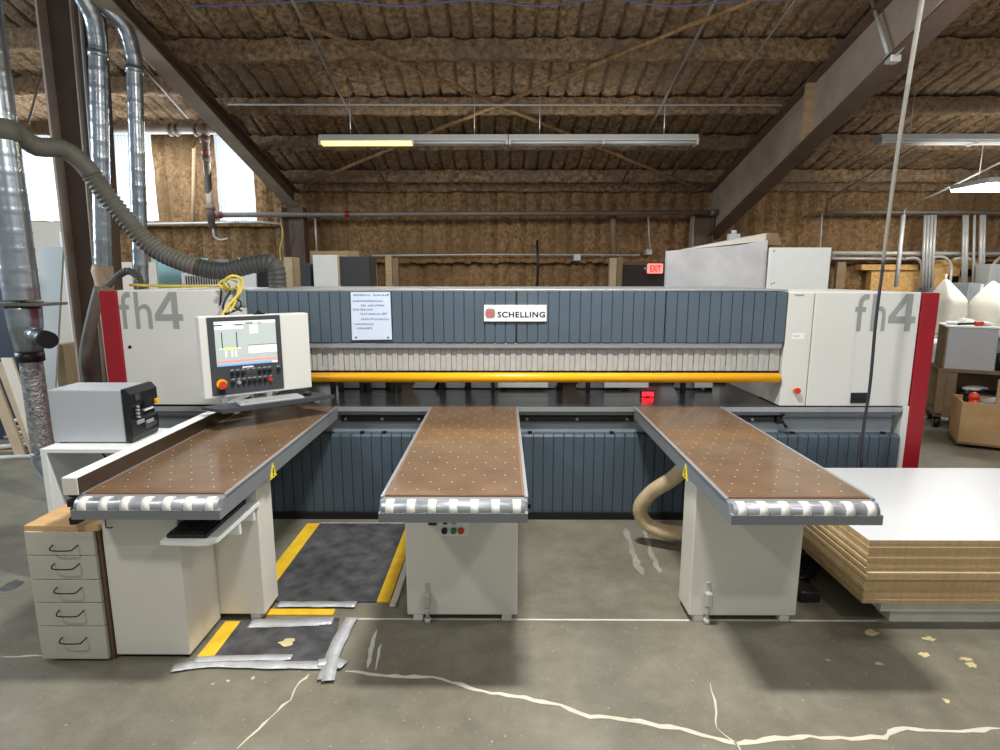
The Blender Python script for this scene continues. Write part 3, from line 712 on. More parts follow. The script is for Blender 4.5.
# ================================================================= AIR TABLES
def air_table(label, xL, xR, y0, pedX):
    """top z .92, front end at y 2.5, running back to the saw bed"""
    t = thing('air_table', label, 'work table', ((xL + xR) / 2, 3.4, 0), 0, 'air cushion tables in front of the saw')
    y1 = 4.42
    # frame: quarter-rounded nose in front, box behind
    prof = [(y1, .915), (y1, .828), (y0 - .013, .828), (y0 - .013, .872), (y0 + .012, .874), (y0 + .03, .913), (y0 + .05, .915)]
    k = MB(); k.prism(prof, 'x', xL, xR); fr = k.build('table_frame', frameg, t)
    for xs in (xL, xR):
        s_ = -1 if xs == xL else 1
        k = MB(); k.prism([(xs - s_ * .012, .915), (xs + s_ * .004, .915), (xs + s_ * .004, .925), (xs - s_ * .012, .925)], 'y', y0 + .06, y1); k.build('edge_trim', alu, fr)
    k = MB(); k.cyl((xL + .012, y0 + .026, .882), (xR - .012, y0 + .026, .882), .035, 20); nose = k.build('nose_tube', alu, fr)
    for i in range(7):
        x = xL + .05 + (xR - xL - .10) * i / 6
        k = MB(); k.cyl((x - .019, y0 + .026, .882), (x + .019, y0 + .026, .882), .0405, 22); k.build('roller', ring, fr)
    # phenolic top with its air nozzles
    k = MB(); k.box(xL + .014, xR - .014, y0 + .078, y1, .915, .924, 1); k.box(xL + .022, xR - .022, y0 + .086, y1, .924, .9253, 0)
    ny = 19; nx_ = 6
    for j in range(ny):
        for i in range(nx_):
            x = xL + .075 + (xR - xL - .15) * (i + (.25 if j % 2 else -.25)) / (nx_ - 1) ; y = y0 + .15 + j * .1
            if xL + .03 < x < xR - .03: k.disc((x, y, .9256), .0045, 7, 2)
    k.build('table_top', [brown, brownl, dotm], t)
    # pedestal
    k = MB(); k.box(pedX[0], pedX[1], 3.005, 3.2, .04, .83, bev=.006); pd = k.build('pedestal', white2, t)
    for xx in (pedX[0] + .06, pedX[1] - .06):
        for yy in (3.03, 3.16):
            k = MB(); k.box(xx - .028, xx + .028, yy - .02, yy + .03, 0, .041, bev=.004); k.build('foot', spoil, pd)
    return t, pd
tL, pL = air_table('left brown-topped air table with a tall metal fence and keyboard shelf', -1.98, -1.295, 2.515, (-1.955, -1.345))
tM, pM = air_table('middle brown-topped air table on a white pedestal with push buttons', -.563, .113, 2.489, (-.54, .082))
tR, pR = air_table('right brown-topped air table beside the stack of white boards', 1.024, 1.702, 2.472, (1.05, 1.652))
# fence on left table
k = MB(); k.box(-2.045, -1.975, 2.56, 4.44, .925, 1.005, bev=.003); k.box(-2.045, -1.975, 2.556, 2.56, .925, 1.005, 1); k.build('fence', [fencem, white2], tL)
k = MB(); k.box(-2.0455, -1.9745, 2.558, 4.44, 1.005, 1.008); k.build('fence_cap', bright, tL)
k = MB()
for zz in range(5): k.box(-2.09, -2.05, 2.62 + .015 * (zz % 2), 2.70, .745 + zz * .045, .785 + zz * .045, bev=.008)
k.build('cable_chain', black, tL)
# warning triangles on inner rails
def warn(x, s, y, par):
    k = MB(); k.prism([(y - .045, .81), (y + .045, .81), (y, .895)], 'x', x, x + s * .003)
    k.prism([(y - .007, .835), (y + .007, .835), (y + .005, .867), (y - .005, .867)], 'x', x + s * .003, x + s * .004, 1); k.prism([(y - .006, .82), (y + .006, .82), (y + .006, .828), (y - .006, .828)], 'x', x + s * .003, x + s * .004, 1)
    k.build('warning_sign', [warny, ink], par)
warn(-1.295, 1, 3.12, tL); warn(1.024, -1, 3.12, tR)
# push buttons on the middle pedestal
a = at(438, 521, 3.007); b = at(469, 536, 3.007)
k = MB(); k.box(a.x, b.x, 3.004, 3.014, b.z, .826, bev=.002); pb = k.build('button_plate', bright, pM)
for px, m_ in ((444.5, black), (453.5, green), (461, butred)):
    p = at(px, 530.5, 3.0); k = MB(); k.cyl((p.x, 3.006, p.z), (p.x, 2.985, p.z), .0165, 16); k.build('push_button', m_, pb)
for px, m_ in ((445, black), (453.5, fhgrey)):
    p = at(px, 523.5, 3.0); k = MB(); k.box(p.x - .012, p.x + .012, 3.0, 3.005, p.z - .006, p.z + .004); k.build('button_label', m_, pb)
p = at(432, 523, 3.0); k = MB(); k.box(p.x - .02, p.x + .025, 2.99, 3.014, p.z - .012, p.z + .012, bev=.005); k.build('catch', black, pM)
k = MB(); k.box(.113, .134, 2.62, 2.66, .835, .86, bev=.003); k.build('end_stop', wire, tM)
def latch(px, par, tall):
    p = at(px, 600, 3.0); x = p.x; D = -.038
    k = MB(); k.box(x - .012, x + .012, 2.998, 3.014, .09, tall, bev=.002); l = k.build('clamp_bracket', conduit, par)
    k = MB(); k.cyl((x, 2.982, tall - .07), (x, 3.014, tall - .07), .018, 12); k.box(x - .018, x + .018, 2.962, 2.997, tall - .13, tall - .05, bev=.006); k.build('clamp_lever', conduit, l)
    k = MB(); k.cyl((x, 2.992, .10), (x, 2.992, .03), .011, 10); k.cyl((x, 2.992, .03), (x, 2.992, .0), .018, 12); k.build('clamp_foot', conduit, l)
latch(427.5, pM, .235); latch(707.5, pR, .245)
# keyboard shelf on the left pedestal
k = MB(); k.prism([(-1.60, 2.53), (-1.42, 2.52), (-1.37, 2.53), (-1.345, 2.56), (-1.335, 3.012), (-1.60, 3.012)], 'z', .69, .71); shf = k.build('keyboard_shelf', bright, tL)
for yy in (2.78, 2.95):
    k = MB(); k.prism([(-1.50, .69), (-1.345, .69), (-1.345, .625), (-1.42, .625)], 'y', yy, yy + .02); k.build('bracket', bright, shf)

def keyboard(name, label, x0, x1, y0, y1, z, m1, m2, T=None):
    t = T
    k = MB(); k.box(x0, x1, y0, y1, z, z + .016, bev=.004); k.build('keyboard_body', m1, t)
    k = MB(); nx_, ny_ = 14, 5; dx = (x1 - x0 - .02) / nx_; dy = (y1 - y0 - .02) / ny_
    for i in range(nx_):
        for j in range(ny_): k.box(x0 + .01 + i * dx + .0015, x0 + .01 + (i + 1) * dx - .0015, y0 + .01 + j * dy + .0015, y0 + .01 + (j + 1) * dy - .0015, z + .016, z + .022)
    k.build('keys', m2, t)
t = thing('keyboard', 'black keyboard lying on the white shelf under the left table', 'keyboard', (-1.48, 2.78, .71))
key_m = mat('key_black', (40, 40, 42), .5, var=0)
k = MB(); k.box(-1.585, -1.395, 2.555, 2.99, .71, .732, bev=.005); k.build('keyboard_body', black, t)
k = MB()
for i in range(5):
    for j in range(12): k.box(-1.577 + i * .034, -1.577 + i * .034 + .029, 2.565 + j * .034, 2.565 + j * .034 + .028, .732, .738)
k.build('keys', key_m, t)

# ================================================================= CONTROL CONSOLE (rotated towards the operator)
pa = at(205, 402, 3.78); pb_ = at(312, 386, 4.22)
ang = math.atan2(pb_.y - pa.y, pb_.x - pa.x); CW = math.hypot(pb_.x - pa.x, pb_.y - pa.y)
zb, zt = 1.115, 1.665; CH = zt - zb
con = thing('control_console', 'white control console with a lit screen standing over the left table', 'control panel', (pa.x, pa.y, zb), ang, None, True)
k = MB(); k.box(0, CW, 0, .12, 0, CH, bev=.006); k.build('console_case', white, con)
k = MB(); k.box(.05, CW * .72, -.008, .0, .02, CH - .004, bev=.003); bz = k.build('screen_bezel', char, con)
BX0, BX1 = .05, CW * .72; BW = BX1 - BX0
# zoom-space of the screen -> local coordinates
sx0, sx1 = BX0 + BW * .085, BX0 + BW * .925; sz0, sz1 = .02 + (CH - .02) * .365, .02 + (CH - .02) * .935
k = MB(); k.box(sx0, sx1, -.010, -.008, sz0, sz1); sc_ = k.build('screen', screen, bz)
def scr(u0, u1, v0, v1, mi, kk, d=0): kk.box(sx0 + (sx1 - sx0) * u0, sx0 + (sx1 - sx0) * u1, -.0112 - d, -.0101 - d, sz0 + (sz1 - sz0) * v0, sz0 + (sz1 - sz0) * v1, mi)
k = MB()
scr(0, 1, .93, 1, 0, k); scr(0, .46, .82, .90, 0, k); scr(.0, .12, .905, .925, 1, k); scr(.14, .3, .90, .94, 0, k); scr(.33, .45, .90, .925, 1, k); scr(.5, .62, .93, .96, 1, k); scr(.7, .76, .93, .96, 1, k)
scr(.56, .70, .70, .90, 0, k); scr(.52, 1, .25, .43, 0, k); scr(.52, 1, .43, .445, 1, k)
scr(.10, .115, .38, .76, 1, k); scr(.335, .35, .38, .76, 1, k); scr(.12, .34, .37, .41, 2, k); scr(.06, .11, .37, .41, 0, k); scr(.34, .40, .37, .41, 0, k)
scr(.14, .17, .2, .35, 0, k); scr(.24, .27, .2, .35, 0, k); scr(.3, .33, .2, .35, 0, k)
scr(0, 1, .09, .125, 3, k); scr(0, .9, .0, .04, 4, k); scr(.9, 1, .0, .04, 0, k)
k.build('screen_graphics', [scr_w, scr_d, scr_y, scr_r, scr_b], sc_)
k = MB(); mx_ = BX0 + BW * .5
for i in range(9): k.box(mx_ - .035 + i * .008, mx_ - .035 + i * .008 + .006, -.009, -.008, .02 + (CH - .02) * .325, .02 + (CH - .02) * .345)
k.build('panel_print', scr_w, bz)
def bpos(u, v): return BX0 + BW * u, .02 + (CH - .02) * v
x, z = bpos(.13, .14); k = MB(); k.cyl((x, -.008, z), (x, -.012, z), .034, 20, 1); k.cyl((x, -.012, z), (x, -.035, z), .016, 14); k.cyl((x, -.035, z), (x, -.052, z), .024, 18); k.build('emergency_stop', [butred, yellow], bz)
k = MB(); k.box(x - .018, x + .018, -.018, -.008, z - .075, z - .04, bev=.004); k.build('key_switch', black, bz)
rows = [(.26, [(.28, 0), (.355, 0), (.43, 0), (.50, 1), (.575, 1), (.655, 0), (.73, 0), (.80, 0), (.93, 0)]), (.14, [(.28, 0), (.36, 2), (.43, 0), (.51, 0), (.58, 0), (.655, 0), (.73, 0), (.805, 3)])]
for v, lst in rows:
    for u, ty in lst:
        x, z = bpos(u, v); k = MB()
        k.box(x - .011, x + .011, -.009, -.008, z + .022, z + .03, 1)
        if ty == 1: k.box(x - .012, x + .012, -.012, -.008, z - .012, z + .012, 0, .002); k.build('push_button', [char, fhgrey], bz)
        else:
            k.cyl((x, -.008, z), (x, -.014, z), .0145, 14); k.cyl((x, -.014, z), (x, -.026, z), .011, 12); k.box(x - .0025, x + .0025, -.030, -.026, z - .010, z + .010)
            k.build('push_button', [black if ty == 0 else (fhgrey if ty == 2 else butred), fhgrey], bz)
k = MB(); k.ball((CW * .55, .06, CH + .012), .02); k.box(CW * .5, CW * .6, .04, .08, CH - .002, CH + .008); k.build('top_knob', wire, con)
# tray under it
k = MB(); k.prism([(-.03, -.02), (.06, -.20), (CW + .10, -.17), (CW + .02, .04)], 'z', -.062, -.042); tr = k.build('keyboard_tray', char, con)
k = MB(); k.prism([(.06, -.20), (CW + .10, -.17), (CW + .10, -.178), (.06, -.21)], 'z', -.066, -.038); k.build('tray_lip', char, tr)
for xx in (.16, CW * .98):
    k = MB(); k.cyl((xx, -.14, -.062), (xx, -.14, -.088), .02, 14); k.build('tray_knob', ring, tr)
for xx in (.1, CW * .55):
    k = MB(); k.box(xx, xx + .04, .0, .03, -.045, .01, bev=.003); k.build('tray_bracket', alu, tr)
k = MB(); k.box(CW * .42, CW * .58, .08, .42, .10, .30, bev=.01); k.build('support_arm', white, con)
def conloc(x, y, z):
    c, s = math.cos(ang), math.sin(ang); return (pa.x + c * x - s * y, pa.y + s * x + c * y, zb + z)
t = thing('keyboard', 'light grey keyboard on the tray under the control screen', 'keyboard', conloc(.4, -.1, -.042), ang, None, True)
k = MB(); k.box(-.22, .21, -.06, .08, 0, .014, bev=.004); k.build('keyboard_body', boxgrey, t)
k = MB()
for i in range(17):
    for j in range(5): k.box(-.21 + i * .0243, -.21 + i * .0243 + .021, -.05 + j * .025, -.05 + j * .025 + .021, .014, .019)
k.build('keys', boxgrey, t)
t = thing('computer_mouse', 'black mouse at the right end of the tray under the control screen', 'mouse', conloc(.67, -.05, -.042), ang, None, True)
k = MB(); k.ball((0, 0, .014), .02, 0, (1.5, 2.2, .7)); k.build('mouse_body', black, t)
k = MB(); k.tube(spline([(0, .04, .016), (-.03, .06, .03), (-.2, .05, .02), (-.32, .07, .03)], 6), .003, 6); k.build('mouse_cord', black, t)
# console cables
rod(spline([at(222, 316, 4.2), at(228, 306, 4.3), at(240, 292, 4.38), at(242, 280, 4.4), at(232, 276, 4.35), at(224, 282, 4.35), at(228, 288, 4.38), at(222, 286, 4.45), at(200, 286, 4.6), at(165, 286, 4.7), at(130, 285, 4.75)], 8), .011, yellcable, 'yellow_cable', 'looped yellow cable rising from the control console', 'cable')
rod(spline([at(230, 312, 4.22), at(236, 300, 4.35), at(238, 284, 4.40), at(228, 279, 4.42), at(219, 284, 4.42), at(226, 290, 4.42), at(237, 287, 4.42)], 8), .008, yellcable, 'yellow_cable', 'second yellow cable coiled above the control console', 'cable')
rod(spline([at(226, 315, 4.2), at(223, 308, 4.33), at(226, 298, 4.4), at(230, 292, 4.42), at(228, 284, 4.43)], 8), .008, black, 'black_cable', 'black cable running down into the top of the control console', 'cable')
rod(spline([at(226, 314, 4.2), at(238, 309, 4.3), at(241, 303, 4.32), at(236, 299, 4.36), at(230, 302, 4.36), at(236, 308, 4.34), at(242, 311, 4.34)], 8), .007, black, 'black_cable', 'black cable coiled beside the grey bracket above the console', 'cable')
rod(spline([at(220, 305, 4.44), at(221, 292, 4.44), at(220, 286, 4.46)], 6), .006, black, 'black_cable', 'thin straight black cable left of the grey bracket', 'cable')

# ================================================================= LEFT FOREGROUND
# printer bench
t = thing('printer_stand', 'white open bench carrying the label printer', 'stand', (-2.5, 3.7, 0))
k = MB(); k.box(-2.83, -2.06, 3.40, 3.90, .862, .888, bev=.003); k.build('bench_top', bright, t)
k = MB(); k.box(-2.83, -2.79, 3.40, 3.90, 0, .862, bev=.003); k.build('side_panel', bright, t)
k = MB(); k.box(-2.10, -2.06, 3.40, 3.90, 0, .862, bev=.003); k.build('side_panel', bright, t)
k = MB(); k.box(-2.52, -2.48, 3.83, 3.89, 0, .862, bev=.003); k.build('back_leg', bright, t)
# label printer
t = thing('label_printer', 'silver label printer with a black front on the white bench', 'printer', (-2.57, 3.654, .888))
k = MB(); k.box(-2.835, -2.37, 3.52, 3.789, .896, 1.232, bev=.008); k.build('housing', silver, t)
k = MB(); k.box(-2.81, -2.77, 3.537, 3.57, .888, .897); k.box(-2.43, -2.39, 3.537, 3.57, .888, .897); k.box(-2.81, -2.39, 3.73, 3.764, .888, .897); k.build('rubber_foot', black, t)
def bf(prof, y0, y1): 
    k = MB(); k.prism(prof, 'y', y0, y1); return k
k = bf([(-2.37, .895), (-2.335, .895), (-2.322, .93), (-2.322, 1.02), (-2.342, 1.035), (-2.342, 1.10), (-2.315, 1.13), (-2.315, 1.20), (-2.345, 1.236), (-2.37, 1.236)], 3.516, 3.793); fp = k.build('front_panel', black, t)
k = MB(); k.box(-2.344, -2.31, 3.646, 3.78, 1.095, 1.15, bev=.004); k.build('media_slot', voidm, fp)
k = MB(); k.box(-2.346, -2.325, 3.663, 3.755, 1.065, 1.08); k.build('label_strip', bright, fp)
k = MB(); k.box(-2.315, -2.305, 3.554, 3.596, 1.155, 1.195, bev=.003); k.build('display', char, fp)
for i in range(4):
    k = MB(); k.cyl((-2.322 - .015, 3.587, 1.045 + i * .022), (-2.313, 3.587, 1.045 + i * .022), .008, 10); k.build('printer_button', fhgrey, fp)
k = MB(); k.box(-2.323, -2.312, 3.562, 3.629, 1.0, 1.025, bev=.002); k.box(-2.323, -2.314, 3.654, 3.73, .985, 1.005); k.build('key_label', fhgrey, fp)
k = MB(); k.box(-2.324, -2.31, 3.638, 3.755, .955, .985, bev=.003); k.build('lower_slot', char, fp)
k = MB(); k.box(-2.315, -2.285, 3.747, 3.768, 1.10, 1.13, bev=.006); k.build('yellow_lever', yellow, fp)
k = MB(); k.tube(spline([(-2.70, 3.72, .80), (-2.62, 3.7, .70), (-2.52, 3.66, .62), (-2.4, 3.62, .5), (-2.35, 3.6, .2), (-2.3, 3.6, .006)], 6), .006, 8); k.build('power_cord', black, t)
# drawer cabinet
t = thing('drawer_cabinet', 'grey five-drawer cabinet with a maple top at lower left', 'drawer cabinet', (-2.15, 2.95, 0))
x0, x1, yf = -2.335, -1.998, 2.645
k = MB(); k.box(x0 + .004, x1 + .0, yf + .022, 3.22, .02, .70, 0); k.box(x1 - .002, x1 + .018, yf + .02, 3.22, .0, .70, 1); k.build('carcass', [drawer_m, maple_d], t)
k = MB(); k.box(x0 - .006, x1 + .022, yf + .01, 3.24, .70, .728, bev=.003); k.build('cabinet_top', maple, t)
k = MB(); k.box(x0, x1, yf, yf + .02, .672, .70, bev=.002); k.build('face_rail', drawer_m, t)
zs = [.668, .560, .448, .338, .222, .012]
zs = [.672] + [at(75, y, yf).z for y in (556, 580, 603, 626.5)] + [.012]
for i in range(5):
    za, zb_ = zs[i], zs[i + 1] + .004
    k = MB(); k.box(x0, x1, yf, yf + .02, zb_, za, bev=.002); d = k.build('drawer', drawer_m, t)
    zc = za - .048 - (.02 if i == 4 else 0); xc = x0 + .195 - i * .004
    k = MB(); k.tube(spline([(xc - .062, yf, zc + .008), (xc - .058, yf - .025, zc + .002), (xc - .04, yf - .032, zc - .006), (xc + .04, yf - .032, zc - .006), (xc + .058, yf - .025, zc + .002), (xc + .062, yf, zc + .008)], 4), .0032, 8); k.build('handle', wire, d)
# computer enclosure under left table
t = thing('computer_cabinet', 'white floor-standing cabinet under the front of the left table', 'cabinet', (-1.79, 2.85, 0))
k = MB(); k.box(-1.975, -1.597, 2.675, 3.0, .02, .825, bev=.004); k.build('cabinet_body', white2, t)
k = MB(); k.box(-1.96, -1.615, 2.69, 2.99, 0, .02); k.build('dark_gap', voidm, t)  # black block filling the gap under the cabinet
k = MB(); k.tube(spline([(-1.94, 2.672, .82), (-1.94, 2.662, .81), (-1.94, 2.66, .73), (-1.935, 2.655, .72), (-1.915, 2.655, .718), (-1.905, 2.655, .722)], 5), .003, 7); k.build('wire_hook', wire, t)
k = MB(); k.box(-1.605, -1.598, 2.8, 2.81, .60, .70); k.build('hinge', fhgrey, t)

# ---- floor mats and tape
t = thing('floor_mat', 'large black anti-fatigue mat with yellow borders between left and middle tables', 'floor mat', (-1.08, 3.75, 0))
A = [atz(*p, 0) for p in ((321, 525), (406, 525), (381, 603), (252, 603))]
q = lambda p, z: (p.x, p.y, z)
k = MB(); k.prism([(-1.44, 3.19), (-.755, 3.19), (-.755, 4.30), (-1.44, 4.30)], 'z', .0015, .011); k.build('mat_field', matblk, t)
k = MB(); k.prism([(-1.54, 3.19), (-1.44, 3.19), (-1.44, 4.30), (-1.54, 4.30)], 'z', .001, .010); k.build('yellow_border', matyel, t)
k = MB(); k.prism([(-.755, 3.19), (-.678, 3.19), (-.678, 4.30), (-.755, 4.30)], 'z', .001, .010); k.build('yellow_border', matyel, t)
k = MB(); k.prism([(-1.44, 4.30), (-.72, 4.30), (-.72, 4.32), (-1.44, 4.32)], 'z', .001, .006); k.build('pale_edge', spoil, t)
t = thing('floor_mat', 'smaller taped-down black mat in front of the left table', 'floor mat', (-1.2, 2.75, 0))
k = MB(); k.prism([(-1.48, 2.60), (-.87, 2.60), (-.93, 3.02), (-1.48, 3.0)], 'z', .0015, .009); k.build('mat_field', matblk, t)
k = MB(); k.prism([(-1.565, 2.62), (-1.48, 2.62), (-1.48, 2.985), (-1.565, 2.985)], 'z', .001, .009); k.build('yellow_border', matyel, t)
k = MB(); k.prism([(-1.42, 3.055), (-.98, 3.055), (-.98, 3.115), (-1.42, 3.115)], 'z', .001, .007); k.build('yellow_border', matyel, t)
def strip_t(pts, w, label, z=.010, n=14):
    pts = [Vector((p.x, p.y, z)) for p in pts]; k = MB(); L = []; Rr = []
    sp = spline(pts, n)
    for i, p in enumerate(sp):
        d = (sp[min(i + 1, len(sp) - 1)] - sp[max(i - 1, 0)]).normalized(); nn = Vector((-d.y, d.x, 0)); ww = w * (1 + .18 * noise.noise(p * 9)); o = Vector((0, 0, .002 * noise.noise(p * 14)))
        L.append(k.bm.verts.new(p + nn * ww + o)); Rr.append(k.bm.verts.new(p - nn * ww + o))
    for i in range(len(sp) - 1): k._f([Rr[i], Rr[i + 1], L[i + 1], L[i]], 0, True)
    r = bmesh.ops.extrude_face_region(k.bm, geom=k.bm.faces[:]); bmesh.ops.translate(k.bm, verts=[g for g in r['geom'] if isinstance(g, bmesh.types.BMVert)], vec=(0, 0, .0015))
    bmesh.ops.recalc_face_normals(k.bm, faces=k.bm.faces[:])
    tag(k.build('duct_tape_strip', tape), label, 'tape', 'duct tape strips')
strip_t([atz(x, y, .011) for x, y in ((278, 604.5), (310, 604.5), (356, 604.5))], .030, 'silver tape strip along the near edge of the large black mat', .0125)
strip_t([atz(x, y, .011) for x, y in ((250, 623.5), (290, 623), (333, 620.5))], .038, 'silver tape strip along the far edge of the small taped mat', .0115)
strip_t([atz(x, y, .011) for x, y in ((172, 668), (210, 663), (260, 664.5), (340, 665))], .030, 'silver tape strip along the near edge of the small taped mat', .0105)
strip_t([atz(x, y, .011) for x, y in ((195, 660), (240, 658.5), (292, 657.5))], .022, 'second silver tape strip overlapping the near edge of the small mat', .0132)
strip_t([atz(x, y, .011) for x, y in ((352, 618), (342, 636), (333, 655), (325, 680))], .036, 'silver tape strip down the right side of the small taped mat', .0155)
strip_t([atz(x, y, .011) for x, y in ((334, 656), (331, 668), (328, 682))], .03, 'short silver tape piece crossing the near right corner of the small mat', .0185)
strip_t([atz(x, y, .011) for x, y in ((318, 664), (332, 662), (344, 666))], .03, 'short level silver tape piece at the near right corner of the small mat', .0165)
k = MB(); c = atz(287, 644, 0); vs = []
for i in range(12):
    a = 2 * PI * i / 12; r_ = .035 * (1 + random.uniform(-.4, .4)); vs.append(k.bm.verts.new((c.x + math.cos(a) * r_ * 1.1, c.y + math.sin(a) * r_ * .9, .0098)))
k._f(vs); bmesh.ops.solidify(k.bm, geom=k.bm.faces[:], thickness=.001) if False else None
tag(k.build('mat_scrap', paint_y), 'torn yellow scrap stuck on the small taped mat', 'scrap')
k = MB(); k.box(-.67, -.63, 3.14, 3.9, 0, .02, bev=.008, rz=R(0)); tag(k.build('edging_strip', spoil), 'pale frayed edging strip beside the right yellow border of the large mat', 'strip')

# vacuum hose under right table
hp = [at(690, 462, 3.62), at(672, 479, 3.72), at(652, 492, 3.84), at(640, 508, 3.92), at(646, 523, 3.94), at(664, 531, 3.90), at(690, 534, 3.85), at(720, 536, 3.82)]
hp = [Vector((p.x, p.y, max(p.z, .062))) for p in hp]
pts, rs = hose_pts(hp, .03, .051, .0006)
k = MB(); k.tube(pts, rs, 16); tag(k.build('vacuum_hose', hoseb), 'beige ribbed hose looping down to the floor behind the right pedestal', 'hose')

# ================================================================= BOARD STACK AT RIGHT
bx0, by0, by1, bx1 = 1.97, 2.935, 4.13, 4.75
nb = 18; z = .165; th = .0203
words = ['topmost', 'second from the top', 'third from the top', 'fourth from the top', 'fifth from the top', 'sixth from the top', 'seventh from the top', 'eighth from the top', 'ninth from the top', 'ninth from the bottom', 'eighth from the bottom', 'seventh from the bottom', 'sixth from the bottom', 'fifth from the bottom', 'fourth from the bottom', 'third from the bottom', 'second from the bottom', 'bottom one']
for i in range(nb):
    dx = random.uniform(-.004, .004) + (.0 if i > 5 else .0); dy = random.uniform(-.003, .003) - (.012 if i in (7, 8) else 0) + (.0 if i > 3 else -.004)
    k = MB(); zz = z + i * th
    k.box(bx0 + dx, bx1 + dx, by0 + dy, by1 + dy, zz + .0006, zz + th - .0014, 0)
    k.box(bx0 + dx, bx1 + dx, by0 + dy, by1 + dy, zz + th - .0014, zz + th - .0009, 1); k.box(bx0 + dx, bx1 + dx, by0 + dy, by1 + dy, zz, zz + .0006, 1)
    tag(k.build('laminate_board', [core if i % 3 else core2, lam if i == nb - 1 else core3]), 'white laminate board with tan edges in the stack at right, ' + words[nb - 1 - i], 'board', 'boards in the stack at right')
t = thing('board_pallet', 'low pale pallet of sheet strips under the stack of boards', 'pallet', (3.3, 3.5, 0))
for i, (ya, yb2) in enumerate(((3.02, 3.14), (3.5, 3.62), (3.9, 4.04))):
    k = MB(); k.box(2.19 + .02 * i, 4.7, ya, yb2, 0, .078, bev=.004); k.build('lower_bearer', spoil, t)
k = MB(); k.box(2.11, 4.7, 2.985, 4.06, .080, .164, bev=.004); k.build('pallet_deck', spoil, t)
k = MB(); k.box(2.30, 2.42, 2.98, 3.2, .158, .165); k.build('wood_shim', osb, t)
t = thing('cable_heap', 'dark heap of cables on the floor in the shadow beside the board stack', 'cables', (1.9, 3.55, 0))
for i in range(5):
    k = MB(); c0 = Vector((1.86 + .05 * i, 3.45 + .06 * i, .016)); pts = [c0 + Vector((.09 * math.cos(a * .7) * (1 + .2 * i), .07 * math.sin(a * .7), .006 * math.sin(a * 1.9) + .012 * i + .002)) for a in range(10)]
    k.tube(spline(pts, 5), .011, 7); k.build('cable_loop', black, t)
k = MB(); k.box(1.78, 1.90, 3.2, 3.32, 0, .07, bev=.01); tag(k.build('power_adapter', black), 'black adapter block on the floor between right pedestal and board stack', 'adapter')

# hanging cable at right
t = thing('drop_cable', 'grey and black power cable hanging from the roof before the right cabinet', 'cable', (2.69, 4.2, .5))
k = MB(); k.tube(spline([at(924, -12, 4.2), at(912, 60, 4.2), at(900, 135, 4.2), at(889, 215, 4.2), at(883, 262, 4.2)], 8), [.016 - .0045 * i / 32 for i in range(33)], 10); k.build('pole', rope, t)
k = MB(); k.tube(spline([at(884, 258, 4.2), at(876, 320, 4.2), at(870, 385, 4.2), at(864, 425, 4.2), at(862, 447, 4.2), at(861, 470, 4.2)], 8), .011, 10); k.build('cord', ropeb, t)

# ================================================================= DUCTS AND HOSE AT LEFT
def spiral(pts, r, pitch, amp=.003):
    q = resample([Vector(p) for p in pts], .02); rs = []; d = 0
    for i in range(len(q)):
        if i: d += (q[i] - q[i - 1]).length
        rs.append(r + (amp if (d % pitch) < .022 else 0))
    return q, rs
t = thing('dust_duct', 'fat spiral dust duct standing at the left edge of the photo', 'duct', (-3.93, 4.8, 0))
DX = lambda z: -3.965
k = MB(); q, rs = spiral([(DX(5), 4.8, 5.0), (DX(1.7), 4.8, at(25, 300, 4.8).z)], .124, .15, .003); k.tube(q, rs, 22); k.build('spiral_pipe', galv, t)
k = MB(); k.cyl((DX(3.05), 4.8, 3.13), (DX(3.05), 4.8, 2.98), .138, 22); k.build('collar', hosem, t)
zc = at(25, 304, 4.8).z
k = MB(); k.box(DX(2) - .26, DX(2) + .27, 4.66, 4.94, zc - .012, zc + .012, bev=.003); k.cyl((DX(2) - .1, 4.8, zc + .03), (DX(2) + .26, 4.68, zc + .02), .012, 8); k.build('blast_gate', hosem, t)
zt_, zb2 = at(25, 306, 4.8).z, at(30, 354, 4.8).z
k = MB(); k.tube([(DX(1.9), 4.8, zt_), (DX(1.85), 4.8, zt_ - .03), (DX(1.8), 4.8, zt_ - .16), (DX(1.6), 4.8, zb2)], [.125, .125, .118, .096], 22); k.build('reducer', galv, t)
k = MB(); k.cyl((DX(1.5), 4.8, zb2 + .02), (DX(1.5), 4.8, zb2 - .06), .1, 22); k.build('clamp_band', black, t)
k = MB(); a = at(33, 334, 4.72); b = at(48, 340, 4.55); k.cyl(a, a + (b - a) * .55, .062, 16); br_ = k.build('branch_stub', galv, t)
k = MB(); k.cyl(a + (b - a) * .5, a + (b - a) * 1.05, .068, 16); k.build('branch_cap', black, br_)
zl = at(33, 452, 4.8).z
k = MB(); q = resample([(DX(1.3), 4.8, zb2 - .05), (DX(.5), 4.8, zl)], .02); k.tube(q, [.084 + .003 * noise.noise(Vector((i * .8, 0, 0))) for i in range(len(q))], 18); k.build('flexible_section', galvd, t)
k = MB(); k.tube(spline([(DX(.5), 4.8, zl), (DX(.4), 4.8, zl - .08), (DX(.4) + .09, 4.78, zl - .20), (-3.78, 4.74, .24), (-3.6, 4.7, .13), (-3.4, 4.66, .11)], 6), .088, 18); k.build('elbow', galv, t)
